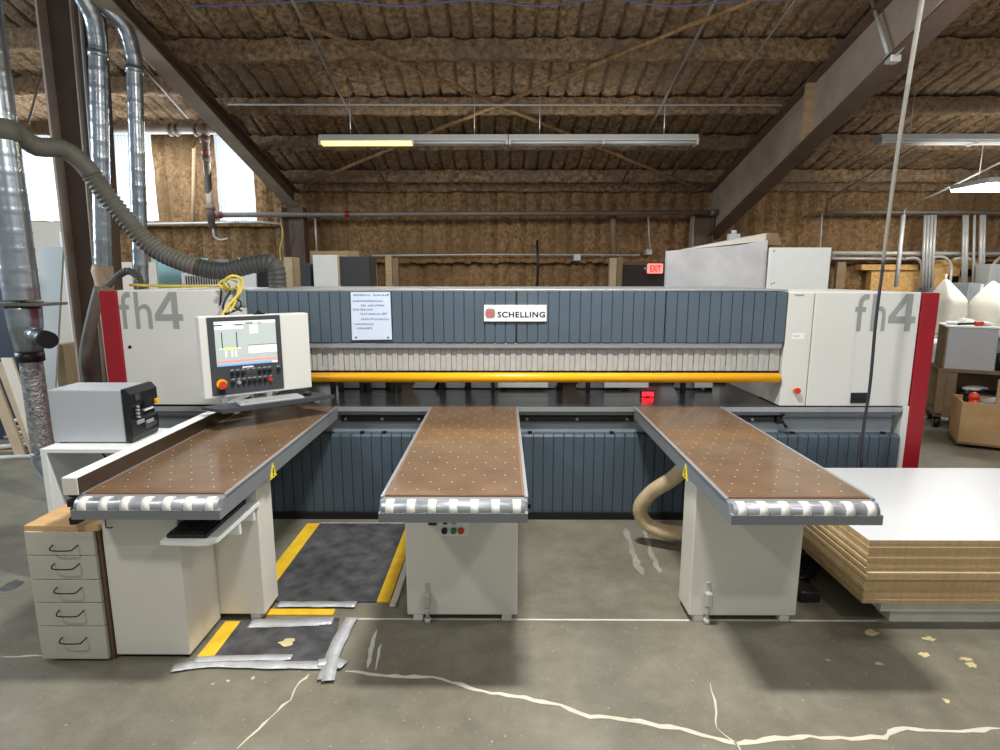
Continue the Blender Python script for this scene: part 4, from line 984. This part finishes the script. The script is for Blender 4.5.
# branch hose
hpts = [at(-2, 112, 4.80), at(14, 130, 4.9), at(36, 146, 5.05), at(62, 149, 5.2), at(84, 165, 5.3), at(110, 200, 5.4), at(150, 245, 5.5), at(185, 263, 5.5), at(222, 271, 5.5), at(250, 265, 5.5), at(268, 263, 5.5), at(276, 270, 5.5), at(278, 290, 5.5)]
t = thing('dust_hose', 'grey ribbed dust hose curving from the fat duct down to the saw', 'hose', at(150, 245, 5.5))
sp = spline(hpts, 14)
k = MB(); n1 = 14 * 4 + 6; rr = [.078 + .006 * noise.noise(Vector((i * .4, 0, 2))) for i in range(n1)]; rr[:10] = [.092 - .0012 * i for i in range(10)]
k.tube(sp[:n1], rr, 16); k.build('wrapped_end', hosem, t)
q = resample(sp[n1 - 1:14 * 7 + 6], .010); k = MB(); k.tube(q, [.079 + (.007 if (i % 4) < 2 else -.007) for i in range(len(q))], 18); k.build('ribbed_section', hosem, t)
q = resample(sp[14 * 7 + 5:], .010); k = MB(); k.tube(q, [.080 + (.004 if (i % 4) < 2 else -.004) for i in range(len(q))], 18); k.build('dark_section', hosed, t)
# thin ducts
def thin(label, top, bot, elbow, r):
    t = thing('spiral_duct', label, 'duct', bot, 0, 'thin spiral ducts'); d = (bot - top).normalized()
    q, rs = spiral(spline(elbow + [top, top + d * .12], 8), r, .12, .0025); k = MB(); k.tube(q, rs, 18); k.build('elbow', galv, t)
    q, rs = spiral([top + d * .1, bot], r, .16, .003); k = MB(); k.tube(q, rs, 18); k.build('straight_pipe', galv, t)
    k = MB(); k.tube([top + d * .08, top + d * .14], r + .006, 18); k.build('collar', galv, t)
    return t
b1 = at(103, 268, 6.0)
t1 = thin('thin spiral duct nearest the tapered column', at(97.5, 42, 6.0), b1, [at(60, -40, 5.7), at(82, -4, 5.85), at(93, 18, 5.96)], .078)
k = MB(); k.tube([b1 + Vector((0, 0, .03)), b1 - Vector((.01, 0, .03)), b1 - Vector((0, 0, .14)), b1 - Vector((.005, 0, .3)), (b1.x, 6.0, .02)], [.09, .1, .088, .07, .07], 16); k.build('cloth_wrap', tanb, t1)
b2_ = at(141, 284, 6.2)
t1 = thin('thin spiral duct farther from the tapered column, beside the window', at(134, 58, 6.2), b2_, [at(80, -25, 5.8), at(104, 6, 6.0), at(125, 28, 6.15)], .072)
k = MB(); k.cyl(b2_ + Vector((0, 0, .02)), (b2_.x, 6.2, .02), .07, 14); k.build('lower_pipe', galv, t1)
k = MB(); pts, rs = hose_pts([at(108, 285, 5.9), at(118, 276, 5.9), at(128, 271, 5.9), at(138, 277, 5.9), at(142, 290, 5.9)], .03, .035, .003); k.tube(pts, rs, 12); tag(k.build('short_hose', hosem), 'short grey hose arching over the left top of the saw', 'hose')
k = MB(); k.tube(spline([at(100, 288, 5.3), at(92, 320, 5.3), at(86, 350, 5.3), at(87, 372, 5.3), at(92, 400, 5.35), at(95, 450, 5.9)], 8), .05, 12); tag(k.build('side_hose', hosem), 'grey hose hanging down beside the left red end panel', 'hose')

# ================================================================= BACKGROUND LEFT
def slab(px, Y, name, label, cat, m, th=.03, group=None, tofloor=True, lean=.12):
    """flat sheet whose front outline is given by its top corners; it leans back and stands on the floor"""
    a, b = at(px[0], px[2], Y), at(px[1], px[3], Y)
    k = MB(); A = [(a.x, Y - lean, 0), (b.x, Y - lean, 0), (b.x, Y, b.z), (a.x, Y, a.z)]
    vs = [k.bm.verts.new(p) for p in A] + [k.bm.verts.new((p[0], p[1] + th, p[2])) for p in A]
    for q in ((0, 1, 2, 3), (7, 6, 5, 4), (0, 4, 5, 1), (1, 5, 6, 2), (2, 6, 7, 3), (3, 7, 4, 0)): k._f([vs[i] for i in q])
    bmesh.ops.recalc_face_normals(k.bm, faces=k.bm.faces[:])
    return tag(k.build(name, m), label, cat, group)
G = 'panels leaning at the back wall'
slab((28, 84, 222, 222), 9.3, 'leaning_sheet', 'large cream panel standing behind the tapered column', 'panel', cream, group=G)
slab((113, 156, 262, 262), 9.0, 'leaning_sheet', 'small cream panel left of the teal panel', 'panel', cream, group=G)
slab((151, 208, 258, 258), 9.5, 'leaning_sheet', 'pale teal panel leaning at the back wall', 'panel', teal, group=G)
slab((216, 228, 259, 259), 9.6, 'leaning_sheet', 'narrow grey panel right of the teal panel', 'panel', elec, group=G)
slab((238, 255, 258, 258), 9.3, 'leaning_sheet', 'white panel behind the dark end of the dust hose', 'panel', bright, group=G)
slab((256, 268, 257, 257), 9.5, 'leaning_sheet', 'dark panel between the white panel and the dust hose end', 'panel', char, group=G)
slab((284, 292, 257, 257), 9.4, 'tan_board', 'tall tan board left of the dark column foot, left one', 'board', tanb, group=G)
slab((292.5, 299, 257, 258), 9.5, 'tan_board', 'narrow tan board touching the dark column foot, right one', 'board', tanb, group=G)
t = thing('vent_unit', 'white louvred vent unit on top behind the saw, under the dust hose', 'vent', at(207, 290, 5.9))
a = at(183, 273, 5.9); b = at(232, 292, 5.9)
k = MB(); k.box(a.x, b.x, 5.86, 6.15, 0, a.z, bev=.01); k.build('vent_case', bright, t)
k = MB()
for i in range(16):
    x = a.x + .05 + (b.x - a.x - .1) * i / 15; k.box(x - .006, x + .006, 5.855, 5.862, b.z, a.z - .03)
k.build('louvre', char, t)
# big grey sheet and offcuts by the duct
k = MB(); c = [at(32, 440, 6.6), at(53, 438, 6.6), at(63, 247, 7.0), at(38, 247, 7.0)]
c[0].z = 0; c[1].z = 0; c[0].x -= .12; c[1].x -= .02
vs = [k.bm.verts.new(p) for p in c] + [k.bm.verts.new(p + Vector((0, .03, 0))) for p in c]
for q in ((0, 1, 2, 3), (7, 6, 5, 4), (0, 4, 5, 1), (1, 5, 6, 2), (2, 6, 7, 3), (3, 7, 4, 0)): k._f([vs[i] for i in q])
bmesh.ops.recalc_face_normals(k.bm, faces=k.bm.faces[:]); tag(k.build('grey_sheet', greyboard), 'tall grey sheet leaning behind the fat duct', 'sheet')
k = MB(); a = at(56, 344, 7.0); b = at(78, 440, 7.0); k.box(a.x, b.x, 6.95, 7.3, 0, a.z, bev=.004); tag(k.build('tan_carton', tanb), 'tan cabinet side standing left of the tapered column foot', 'cabinet')
k = MB(); a = at(64, 232, 7.9); b = at(76, 345, 7.9); k.box(a.x, b.x, 7.85, 7.9, 0, a.z); tag(k.build('leaning_sheet', bright), 'narrow white panel against the left side of the tapered column', 'panel')
slab((-30, 9, 268, 272), 6.8, 'leaning_sheet', 'dark blue sheet at the far left edge behind the fat duct', 'sheet', navy)
for i, (xa, xb, ya, xo) in enumerate(((0, 10, 362, 36), (6, 13, 358, 40), (-14, -4, 366, 20))):
    a = at(xa, ya, 6.2); b = at(xo, 452, 6.0); b.z = .0
    k = MB(); w = .06; vs = []
    for p, dx in ((b, -w), (b, w), (a, w), (a, -w)): vs.append(k.bm.verts.new((p.x + dx, p.y, p.z)))
    vs += [k.bm.verts.new(v.co + Vector((0, .025, 0))) for v in vs]
    for q in ((0, 1, 2, 3), (7, 6, 5, 4), (0, 4, 5, 1), (1, 5, 6, 2), (2, 6, 7, 3), (3, 7, 4, 0)): k._f([vs[j] for j in q])
    bmesh.ops.recalc_face_normals(k.bm, faces=k.bm.faces[:]); tag(k.build('leaning_offcut', tanb if i != 1 else cream), 'pale offcut leaning at the far left, ' + ['middle and widest', 'nearest the duct', 'farthest left'][i], 'offcut', 'offcuts leaning at left')
random.seed(11)
scr_w_ = ['lowest strip nearest the camera', 'second strip up', 'strip in the middle of the heap', 'strip crossing at an angle', 'longest strip behind', 'upper strip at the back', 'top strip of the heap']
for i in range(7):
    px = (8, 18, 26, 12, 30, 36, 24)[i]; Y = 6.0 + .1 * i; c = Vector(((px - 503) / 580 * Y * .98 - .05, Y, .015 + .042 * i))
    k = MB(); L = .34 + .06 * (i % 3); k.box(c.x - L, c.x + L, c.y - .05, c.y + .05, c.z - .012, c.z + .012, bev=.003, rz=R((12, 5, 18, -6, 9, 14, 3)[i]))
    tag(k.build('scrap_strip', wood if i % 2 else spoil), 'scrap wood strip in the heap at far left, ' + scr_w_[i], 'offcut', 'scrap wood heap')

# ================================================================= BACKGROUND CENTRE
t = thing('storage_cabinet', 'white and dark grey cabinet standing behind the saw near the left beam', 'cabinet', (-2.2, 8.1, 0))
a = at(312.5, 255, 8.0); b = at(337, 255, 8.0); c = at(368, 256, 8.0)
k = MB(); k.box(a.x, b.x, 8.0, 8.5, 0, a.z, bev=.004); k.build('white_side', bright, t)
k = MB(); k.box(b.x, b.x + .02, 8.0, 8.5, 0, a.z, bev=.002); k.build('edge_strip', tanb, t)
k = MB(); k.box(b.x + .022, c.x, 8.03, 8.5, 0, c.z - .005, bev=.004); k.build('grey_side', char, t)
k = MB(); a = at(311, 251, 8.6); b = at(360, 255, 8.6); k.box(a.x, b.x, 8.55, 8.75, b.z - .06, a.z); k.box(a.x, a.x + .08, 8.55, 8.75, 0, b.z - .06); k.box(b.x - .08, b.x, 8.55, 8.75, 0, b.z - .06); tag(k.build('timber_rail', woodd), 'timber rail on posts behind the white and grey cabinet', 'rail')
k = MB(); a = at(371, 264, 8.7); b = at(375, 292, 8.7); k.box(a.x, b.x, 8.7, 8.9, 0, a.z, bev=.004); tag(k.build('grey_strip', boxgrey), 'narrow grey strip standing right of the white and grey cabinet', 'strip')
k = MB(); a = at(300, 263, 8.0); b = at(311, 290, 8.0); k.box(a.x, b.x, 8.0, 8.4, 0, a.z, bev=.004); tag(k.build('dark_carton', char), 'dark box standing left of the white and grey cabinet', 'box')
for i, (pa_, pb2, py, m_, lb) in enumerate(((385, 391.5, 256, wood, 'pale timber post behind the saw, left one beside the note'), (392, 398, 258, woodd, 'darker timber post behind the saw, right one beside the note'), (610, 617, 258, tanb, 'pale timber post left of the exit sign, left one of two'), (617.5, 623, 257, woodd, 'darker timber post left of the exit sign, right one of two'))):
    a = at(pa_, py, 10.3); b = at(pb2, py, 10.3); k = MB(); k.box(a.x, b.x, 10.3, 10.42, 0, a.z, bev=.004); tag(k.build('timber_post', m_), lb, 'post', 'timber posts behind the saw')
# exit sign
p = at(655.5, 268.5, 10.2)
t = thing('exit_sign', 'glowing red exit sign above the dark door', 'sign', (p.x, 10.25, p.z))
k = MB(); k.box(p.x - .135, p.x + .135, 10.2, 10.27, p.z - .085, p.z + .085, bev=.02); k.build('sign_box', exitm, t)
text('lettering', 'EXIT', p.x - .095, p.x + .095, p.z - .055, p.z + .055, 10.199, exitr, t, .03, .003)
k = MB(); k.cyl((p.x - .135, 10.23, p.z), (p.x - .19, 10.23, p.z), .02, 8); k.box(p.x - .02, p.x + .02, 10.27, 10.75, p.z - .02, p.z + .02); k.build('sign_bracket', boxgrey, t)
# white boxes behind right end
t = thing('white_enclosure', 'large worn white box with a sloping timber top behind the saw', 'enclosure', (2.6, 6.9, 0))
a = at(667, 251, 6.6); b = at(768, 236, 6.6)
k = MB(); pp = [at(667, 290, 6.6), at(767, 290, 6.6), at(768, 240, 6.6), at(740, 245, 6.6), at(667, 251, 6.6)]
k.prism([(p.x, max(p.z, 0) if i > 1 else 0) for i, p in enumerate(pp)], 'y', 6.6, 6.66); k.build('front_panel', oldwhite, t)
k = MB(); pp = [at(697, 248.2, 6.62), at(768, 240.5, 6.62), at(770, 232.5, 6.62), at(700, 246.5, 6.62)]
k.prism([(p.x, p.z) for p in pp], 'y', 6.665, 7.3); k.build('top_boards', spoil, t)
for i in range(3):
    a = at(769, 233 + i * 4, 6.6); b = at(779 + 1.5 * i, 236 + i * 4, 6.6); k = MB(); k.box(a.x, b.x, 6.62, 7.3, b.z - .012, a.z, bev=.003); k.build('timber_end', woodd, t)
a = at(771, 247.5, 6.5); b = at(827.5, 292, 6.5)
k = MB(); k.box(a.x, b.x, 6.5, 6.55, 0, a.z, bev=.004)
for px, py in ((773, 283), (773, 251), (770.5, 284)):
    p = at(px + 1, py, 6.5); k.disc((p.x, 6.499, p.z), .01, 8, 1, 'y')
tag(k.build('upright_sheet', [bright, fhgrey]), 'clean white panel standing right of the worn white box', 'panel')
p = at(734, 233, 6.8); k = MB(); k.box(p.x - .06, p.x + .06, 6.75, 6.85, p.z - .12, p.z - .01, bev=.01); k.cyl((p.x, 6.8, p.z - .03), (p.x, 6.8, p.z + .03), .03, 10); tag(k.build('small_fitting', boxgrey), 'small grey fitting on top of the worn white box', 'fitting')

# ================================================================= BACKGROUND RIGHT
rod([at(826, 212, 10.4), at(1040, 212.5, 10.4)], .035, pipem, 'sprinkler_pipe', 'horizontal pipe along the back wall right of the big beam', 'pipe')
rod([at(832, 253, 10.5), at(1040, 254, 10.5)], .035, conduit, 'wall_conduit', 'thick level conduit on the back wall behind the vertical ones', 'conduit')
rod([at(832, 258.5, 10.55), at(918, 259, 10.55)], .025, conduit, 'wall_conduit', 'thinner level conduit just under the thick one at right', 'conduit')
rod([at(903.5, 215, 9.9), at(900, 250, 9.9), at(896, 287, 9.9)], .034, conduit, 'wall_conduit', 'bright lone conduit left of the conduit bundle', 'conduit')
names = ['leftmost', 'second', 'third', 'rightmost']
for i in range(4): rod([at(926 + i * 3.4 - .8, 215, 10.35), at(923 + i * 3.2 - .8, 288, 10.35)], .024, conduit, 'wall_conduit', 'vertical conduit in the bundle of four above the red end, ' + names[i], 'conduit', 'bundle of four conduits')
names = ['first', 'second', 'third', 'fourth', 'fifth']
for i, px in enumerate((964, 967, 974.5, 981.5, 984.5)): rod([at(px, 215, 10.35), at(px - 1.5, 285, 10.35)], (.024, .03, .022, .034, .024)[i], conduit, 'wall_conduit', 'vertical conduit over the white cloth bags, ' + names[i] + ' from the left', 'conduit', 'five conduits over the bags')
rod(spline([at(905, 259, 10.4), at(915, 258, 10.4), at(921, 263, 10.4), at(921.5, 275, 10.4), at(921, 288, 10.4)], 6), .022, conduit, 'bent_conduit', 'bent conduit turning down into the bundle of four', 'conduit')
rod(spline([at(933, 257, 10.4), at(943, 257, 10.4), at(950, 263, 10.4), at(951, 275, 10.4), at(948, 290, 10.4)], 6), .024, conduit, 'bent_conduit', 'bent conduit arching over the patch of bare board', 'conduit')
rod(spline([at(954, 259, 10.4), at(967, 258, 10.4), at(975, 263, 10.4), at(977, 272, 10.4), at(977, 290, 10.4)], 6), .024, conduit, 'bent_conduit', 'bent conduit between the two dark boxes', 'conduit')
rod(spline([at(1003, 256, 10.4), at(995, 262, 10.4), at(991, 272, 10.4), at(990, 290, 10.4)], 6), .024, conduit, 'bent_conduit', 'bent conduit at the right edge beside the grey cabinet', 'conduit')
rod(spline([at(1005, 160, 8.5), at(940, 192, 9.2), at(908, 206, 10.2), at(904, 216, 10.3)], 8), .014, conduit, 'roof_conduit', 'pale conduit running from the high bay light to the back wall', 'conduit')
def plate(px0, py0, px1, py1, Y, name, label, cat, m, th=.03, bev=.0, group=None, floor=False):
    a = at(px0, py0, Y); b = at(px1, py1, Y); k = MB(); k.box(a.x, b.x, Y, Y + th, 0 if floor else b.z, a.z, 0, bev); return tag(k.build(name, m), label, cat, group)
plate(872, 270, 921, 305, 10.62, 'board_patch', 'square of strand board on the wall behind the saw right end', 'board', osb, .15)
plate(862, 264.5, 918, 270, 10.56, 'board_batten', 'horizontal wooden batten across the strand board', 'batten', osb, .2)
plate(929, 260, 950, 305, 10.6, 'board_patch', 'upright strand board patch behind the cloth bags', 'board', osb, .15)
plate(952, 258, 976, 305, 10.64, 'board_patch', 'strand board patch behind the two dark switch boxes', 'board', osb, .15)
plate(949.5, 276, 958.5, 283, 10.56, 'switch_box', 'dark switch box on the wall, lowest of the three', 'electrical box', wire, .14, .01, 'dark switch boxes')
plate(964, 269, 972.5, 276.5, 10.56, 'switch_box', 'dark switch box on the wall, middle one of the three', 'electrical box', wire, .14, .01, 'dark switch boxes')
plate(982, 266.5, 990, 275, 10.56, 'switch_box', 'dark switch box on the wall, nearest the right edge', 'electrical box', wire, .14, .01, 'dark switch boxes')
plate(838, 262, 843, 296, 10.5, 'wall_stud', 'dark stud on the wall right of the clean white panel', 'stud', woodd, .08)
plate(919, 287, 936, 300, 10.5, 'grey_trough', 'grey trough box just above the right red end panel', 'electrical box', elec, .28, .01)
t = thing('electrical_cabinet', 'grey electrical cabinet standing between the two cloth bags', 'electrical cabinet', (8.0, 9.9, 0))
a = at(969, 283, 9.7); b = at(990, 345, 9.7); k = MB(); k.box(a.x, b.x, 9.7, 10.1, 0, a.z, bev=.01); k.build('cabinet_case', elec, t)
k = MB(); k.box(a.x + .03, b.x - .03, 9.69, 9.7, .3, a.z - .04, bev=.004); d = k.build('cabinet_door', elec, t)
p = at(980, 298, 9.68); k = MB(); k.cyl((p.x, 9.69, p.z), (p.x, 9.63, p.z), .035, 12); k.box(p.x - .01, p.x + .02, 9.66, 9.69, p.z, p.z + .22); k.build('handle', bright, d)
t = thing('electrical_cabinet', 'pale grey electrical cabinet at the right edge behind the right bag', 'electrical cabinet', (8.7, 10.2, 0))
a = at(991, 264, 10.0); b = at(1030, 345, 10.0); k = MB(); k.box(a.x, b.x, 10.0, 10.3, 0, a.z, bev=.01); k.build('cabinet_case', greyboard, t)
k = MB(); k.box(a.x + .03, b.x - .03, 9.985, 10.0, .2, a.z - .04, bev=.004); k.build('cabinet_door', greyboard, t)
plate(956, 291, 970, 345, 10.2, 'leaning_sheet', 'dull green-grey panel behind the left cloth bag', 'panel', greyboard, .1, 0, None, True)
# cloth dust-collector bags: pyramids of cloth with creased sides, standing on machine bases
def bag(label, apex, L, Rt, zb, Y, dep):
    """apex (px,py); shoulders L/Rt px,py pairs at mid height; hangs to zb"""
    A = at(apex[0], apex[1], Y + dep / 2)
    sl = at(L[0], L[1], Y + dep / 2); sr = at(Rt[0], Rt[1], Y + dep / 2); cx = (sl.x + sr.x) / 2; hw0 = (sr.x - sl.x) / 2
    k = MB(); rings = []; ns = 24; nr = 16
    t_sh = (A.z - sl.z)
    for i in range(nr + 1):
        z = A.z - (A.z - zb) * i / nr; d = A.z - z
        f = min(1, d / t_sh) if t_sh > 0 else 1
        w = hw0 * (f ** .9) + max(0, d - t_sh) * .06 + .01; yy = dep / 2 * (f ** .9) + max(0, d - t_sh) * .08 + .01
        ccx = A.x + (cx - A.x) * min(1, d / t_sh); ring_ = []
        for q in range(ns):
            a = 2 * PI * q / ns; c_, s_ = math.cos(a), math.sin(a)
            cr = 1 + .035 * noise.noise(Vector((c_ * 2, s_ * 2, z * 1.5 + apex[0])))
            ring_.append(k.bm.verts.new((ccx + w * cr * math.copysign(abs(c_) ** .45, c_), Y + dep / 2 + yy * cr * math.copysign(abs(s_) ** .45, s_), z)))
        rings.append(ring_)
    for a, b in zip(rings, rings[1:]):
        for q in range(ns): k._f([a[q], a[(q + 1) % ns], b[(q + 1) % ns], b[q]], 0, True)
    k._f(rings[0][::-1]); k._f(rings[-1]); bmesh.ops.recalc_face_normals(k.bm, faces=k.bm.faces[:])
    return k, A
k, A = bag('', (946, 279), (938, 299), (956, 297), 1.05, 8.6, .55)
t = thing('cloth_bag', 'tall white cloth dust bag beside the right red end panel', 'dust bag', (A.x, 8.9, 0)); k.build('bag', cloth, t)
k = MB(); k.cyl((A.x, 8.88, A.z - .02), (A.x, 8.88, A.z + .07), .014, 8); k.build('hook', spoil, t)
k = MB(); k.box(A.x - .42, A.x + .42, 8.62, 9.15, 0, 1.05, bev=.02); k.build('bag_frame', elec, t)
k, A = bag('', (993.5, 281), (982, 303), (1006, 303), 1.05, 8.4, .6)
t = thing('cloth_bag', 'tall cream cloth dust bag cut off by the right edge of the photo', 'dust bag', (A.x, 8.7, 0)); k.build('bag', cloth, t)
k = MB(); k.box(A.x - .45, A.x + .45, 8.45, 8.98, 0, 1.05, bev=.02); k.build('bag_frame', elec, t)
# cart with grey box, both turned a little towards the saw
CR = R(-28)
def rloc(P, x, y, z=0):
    c, s_ = math.cos(CR), math.sin(CR); return Vector((P.x + c * x - s_ * y, P.y + s_ * x + c * y, z))
P0 = at(939, 368, 7.3); zt2 = P0.z; P0.z = 0
t = thing('tool_cart', 'brown wooden cart on black casters right of the saw', 'cart', P0, CR, None, True)
CL, CD = 1.15, .62
k = MB(); k.box(0, CL, 0, CD, zt2 - .045, zt2, bev=.004); k.build('cart_top', cartm, t)
for xx in (0, CL - .09):
    for yy in (0, CD - .07):
        k = MB(); k.box(xx, xx + .09, yy, yy + .07, .16, zt2 - .045, bev=.004); k.build('leg', cartm, t)
k = MB(); k.box(0, CL, 0, CD, .15, .20, bev=.004); k.build('lower_shelf', cartm, t)
k = MB(); k.box(.09, .2, .01, .03, .2, zt2 - .045); k.build('front_board', cartm, t)
k = MB(); k.box(.09, CL - .09, CD - .03, CD - .01, .2, zt2 - .045); k.build('back_board', cartm, t)
for xx, yy in ((.05, .06), (.22, .04), (CL - .1, .06), (.06, CD - .06)):
    k = MB(); k.cyl((xx - .03, yy, .07), (xx + .03, yy, .07), .07, 18); k.box(xx - .04, xx + .04, yy - .03, yy + .03, .11, .155); k.build('caster', wire, t)
bh = at(944, 327, 7.3).z - zt2; BL = .47
t = thing('grey_box', 'pale grey open-sided box standing on the wooden cart', 'box', rloc(P0, .05, .0, zt2), CR, None, True)
k = MB(); k.box(0, BL, 0, .02, 0, bh, bev=.003); k.build('front_panel', boxgrey, t)
k = MB(); k.box(-.02, 0, 0, .55, 0, bh); k.build('side_panel', cartm, t)
k = MB(); k.box(BL, BL + .02, 0, .55, 0, bh); k.build('side_panel', boxgrey, t)
k = MB(); k.box(-.03, BL + .03, -.01, .57, bh, bh + .02, bev=.003); k.build('box_top', bright, t)
ztb = zt2 + bh + .02
for i, (x, y, w, h, m_, lb) in enumerate(((.08, .25, .08, .02, bright, 'crumpled white cloth on the grey box, left one'), (.22, .35, .11, .035, bright, 'larger crumpled white cloth on the grey box, in the middle'), (.40, .2, .06, .025, bright, 'small white rag on the grey box, right of the red tool'))):
    p = rloc(P0, .05 + x, y, ztb); k = MB(); b2 = bmesh.new(); bmesh.ops.create_icosphere(b2, subdivisions=3, radius=1)
    for v in b2.verts:
        d = 1 + .35 * noise.noise(v.co * 2.5 + Vector((i * 9, 0, 0))); v.co = Vector((p.x + v.co.x * w * d, p.y + v.co.y * .08 * d, ztb + max(0, (v.co.z * .5 + .5) * h * 2 * d)))
    k._merge(b2, 0); tag(k.build('white_rag', m_), lb, 'rag', 'rags on the grey box')
p = rloc(P0, .36, .1, ztb); q2 = rloc(P0, .14, .06, ztb)
k = MB(); k.box(p.x - .06, p.x + .05, p.y - .03, p.y + .03, ztb, ztb + .06, 0, .02); k.cyl((p.x - .03, p.y, ztb + .03), (q2.x, q2.y, ztb + .018), .014, 10, 1); tag(k.build('red_tool', [butred, wire]), 'red hand tool lying on the grey box', 'tool')
p = rloc(P0, .3, .08, .2)
t = thing('black_case', 'black case on the cart shelf under the grey box', 'case', p, CR, None, True)
k = MB(); k.box(0, .6, 0, .4, 0, .27, bev=.02); k.build('case_body', black, t)
k = MB(); k.tube(spline([(.2, .1, .27), (.2, .1, .31), (.4, .1, .31), (.4, .1, .27)], 5), .012, 8); k.build('handle', black, t)
p = rloc(P0, .45, .3, .47); k = MB(); k.ball((p.x, p.y, .505), .08, 0, (2.0, 1.2, .42)); tag(k.build('white_rag', bright), 'white rag on the black case inside the cart', 'rag')
p = rloc(P0, .62, .12); k = MB(); k.cyl((p.x, p.y, zt2), (p.x, p.y, zt2 + .22), .045, 14); k.cyl((p.x, p.y, zt2 + .22), (p.x, p.y, zt2 + .32), .02, 12); tag(k.build('black_bottle', black), 'black bottle standing right of the grey box on the cart', 'bottle')
# bin in front
P1 = at(957, 443, 6.45); P1.z = 0; zt3 = at(957, 402, 6.45).z; zb3 = .06; W3, D3 = 1.0, .5
t = thing('board_bin', 'brown board bin on the floor before the cart', 'bin', P1, CR, None, True)
k = MB(); k.box(0, W3, 0, .02, zb3, zt3, bev=.003); k.build('front_board', osbbin, t)
k = MB(); k.box(0, .02, .02, D3, zb3, zt3, bev=.003); k.build('side_board', osbbin, t)
k = MB(); k.box(W3 - .02, W3, .02, D3, zb3, zt3, bev=.003); k.build('side_board', osbbin, t)
k = MB(); k.box(0, W3, D3, D3 + .02, zb3, zt3, bev=.003); k.build('back_board', osbbin, t)
k = MB(); k.box(-.01, W3 + .01, -.01, D3 + .03, .04, zb3); k.build('bin_floor', cartm, t)
for xx in (.12, W3 - .12):
    for yy in (.1, D3 - .1):
        k = MB(); k.cyl((xx - .02, yy, .022), (xx + .02, yy, .022), .022, 12); k.build('caster', wire, t)
p = rloc(P1, .12, .12); k = MB(); k.cyl((p.x, p.y, zb3), (p.x, p.y, zt3 + .02), .045, 14); k.ball((p.x, p.y, zt3 + .05), .055); tag(k.build('red_bottle', butred), 'red bottle sticking out of the brown bin', 'bottle')
p = rloc(P1, .2, .3); q2 = rloc(P1, .5, .25); k = MB(); k.cyl((p.x, p.y, zt3 - .06), (q2.x, q2.y, zt3 + .03), .05, 14); k.cyl((p.x, p.y, zb3), (p.x, p.y, zt3 - .06), .03, 10); tag(k.build('paper_roll', boxgrey), 'grey-white roll lying across the brown bin', 'roll')
p = rloc(P1, .36, .12); k = MB(); k.box(p.x - .045, p.x + .045, p.y - .02, p.y + .02, zb3, zt3 + .27, bev=.003); tag(k.build('wood_stick', wood), 'upright wooden stick in the brown bin at the right edge', 'stick')
p = rloc(P1, .05, .2); k = MB(); k.cyl((p.x, p.y, zb3), (p.x + .02, p.y, zt3 + .05), .03, 10); k.ball((p.x + .02, p.y, zt3 + .07), .04); tag(k.build('dark_tool', wire), 'dark tool handle sticking out of the left end of the brown bin', 'tool')
a = at(927, 340, 8.3); b = at(942, 392, 8.3)
t = thing('white_machine', 'white machine base half hidden behind the right red end panel', 'machine', ((a.x + b.x) / 2, 8.5, 0))
k = MB(); k.box(a.x - .2, b.x, 8.1, 8.55, .12, a.z, bev=.03); k.build('machine_body', bright, t)
k = MB(); k.box(a.x - .2, b.x + .02, 8.08, 8.55, .0, .12, bev=.01); k.build('machine_base', cartm, t)

# ================================================================= LIGHT
w = bpy.data.worlds.new('world'); S.world = w; w.use_nodes = True
bg = w.node_tree.nodes['Background']; bg.inputs[0].default_value = (.92, .96, 1.0, 1); bg.inputs[1].default_value = .34
def area(loc, sx, sy, power, col=(1, .98, .945), rot=(0, 0, 0)):
    l = bpy.data.lights.new('room_or_fill_light', 'AREA'); l.shape = 'RECTANGLE'; l.size = sx; l.size_y = sy; l.energy = power; l.color = col  # shared by shop lamps, daylight and added fill lights
    o = bpy.data.objects.new('room_or_fill_light', l); COL.objects.link(o); o.location = loc; o.rotation_euler = rot
area((.15, 2.5, 4.4), .5, .2, 215)
area((-3.0, .4, 4.4), .4, .25, 70)
area((2.4, -.6, 4.6), .5, .25, 62)
area((3.4, 3.6, 4.5), .8, .3, 45)
area((-1.6, 7.9, 3.55), 2.0, .15, 25, (1, .93, .7))
area((6.7, 8.4, 3.07), 1.0, .8, 28)
area((0.5, 6.2, 4.0), 3.0, .3, 50)
area((6.5, 4.0, 4.6), 1.2, .4, 60)
area((6.8, 8.6, 3.2), 3.0, .3, 26, rot=(R(60), 0, 0))  # added wash to brighten the right part of the back wall
area((0, 8.6, 3.3), 5.0, .3, 7, rot=(R(60), 0, 0))  # added weak wash on the middle of the back wall
area((0, 7.9, 3.80), 4.6, .2, 5, rot=(PI, 0, 0))  # added uplight along the strip lights, lifts the deck above them
area((1.0, 4.2, 3.2), 8, 2, 46, rot=(PI, 0, 0))  # unseen broad uplight, added to fill the roof from below
area((7.5, 8.0, 3.3), 4, 1, 25, rot=(PI, 0, 0))  # added uplight that fills the right bay roof
area((-7.0, 10.3, 3.6), 5.0, 1.3, 55, (.85, .93, 1), (R(62), 0, 0))  # added wash thrown onto the window wall from inside
area((-6.5, 10.2, 3.7), 4.5, 1.2, 115, (.9, .95, 1), (R(-112), 0, 0))  # stands for window daylight, added to lift the left bay roof
area((.1, 4.72, 1.33), 3.6, .1, 6, rot=(R(50), 0, 0))  # added fill inside the saw opening, under the beam
area((-9.0, 5.0, 3.5), 2.0, 1.6, 260, (.74, .87, 1), (0, R(-60), 0))  # bluish daylight entering from the left, not a shop lamp
S.view_settings.view_transform = 'Standard'
S.view_settings.look = 'None'
S.view_settings.exposure = 0.1
S.cycles.use_denoising = True
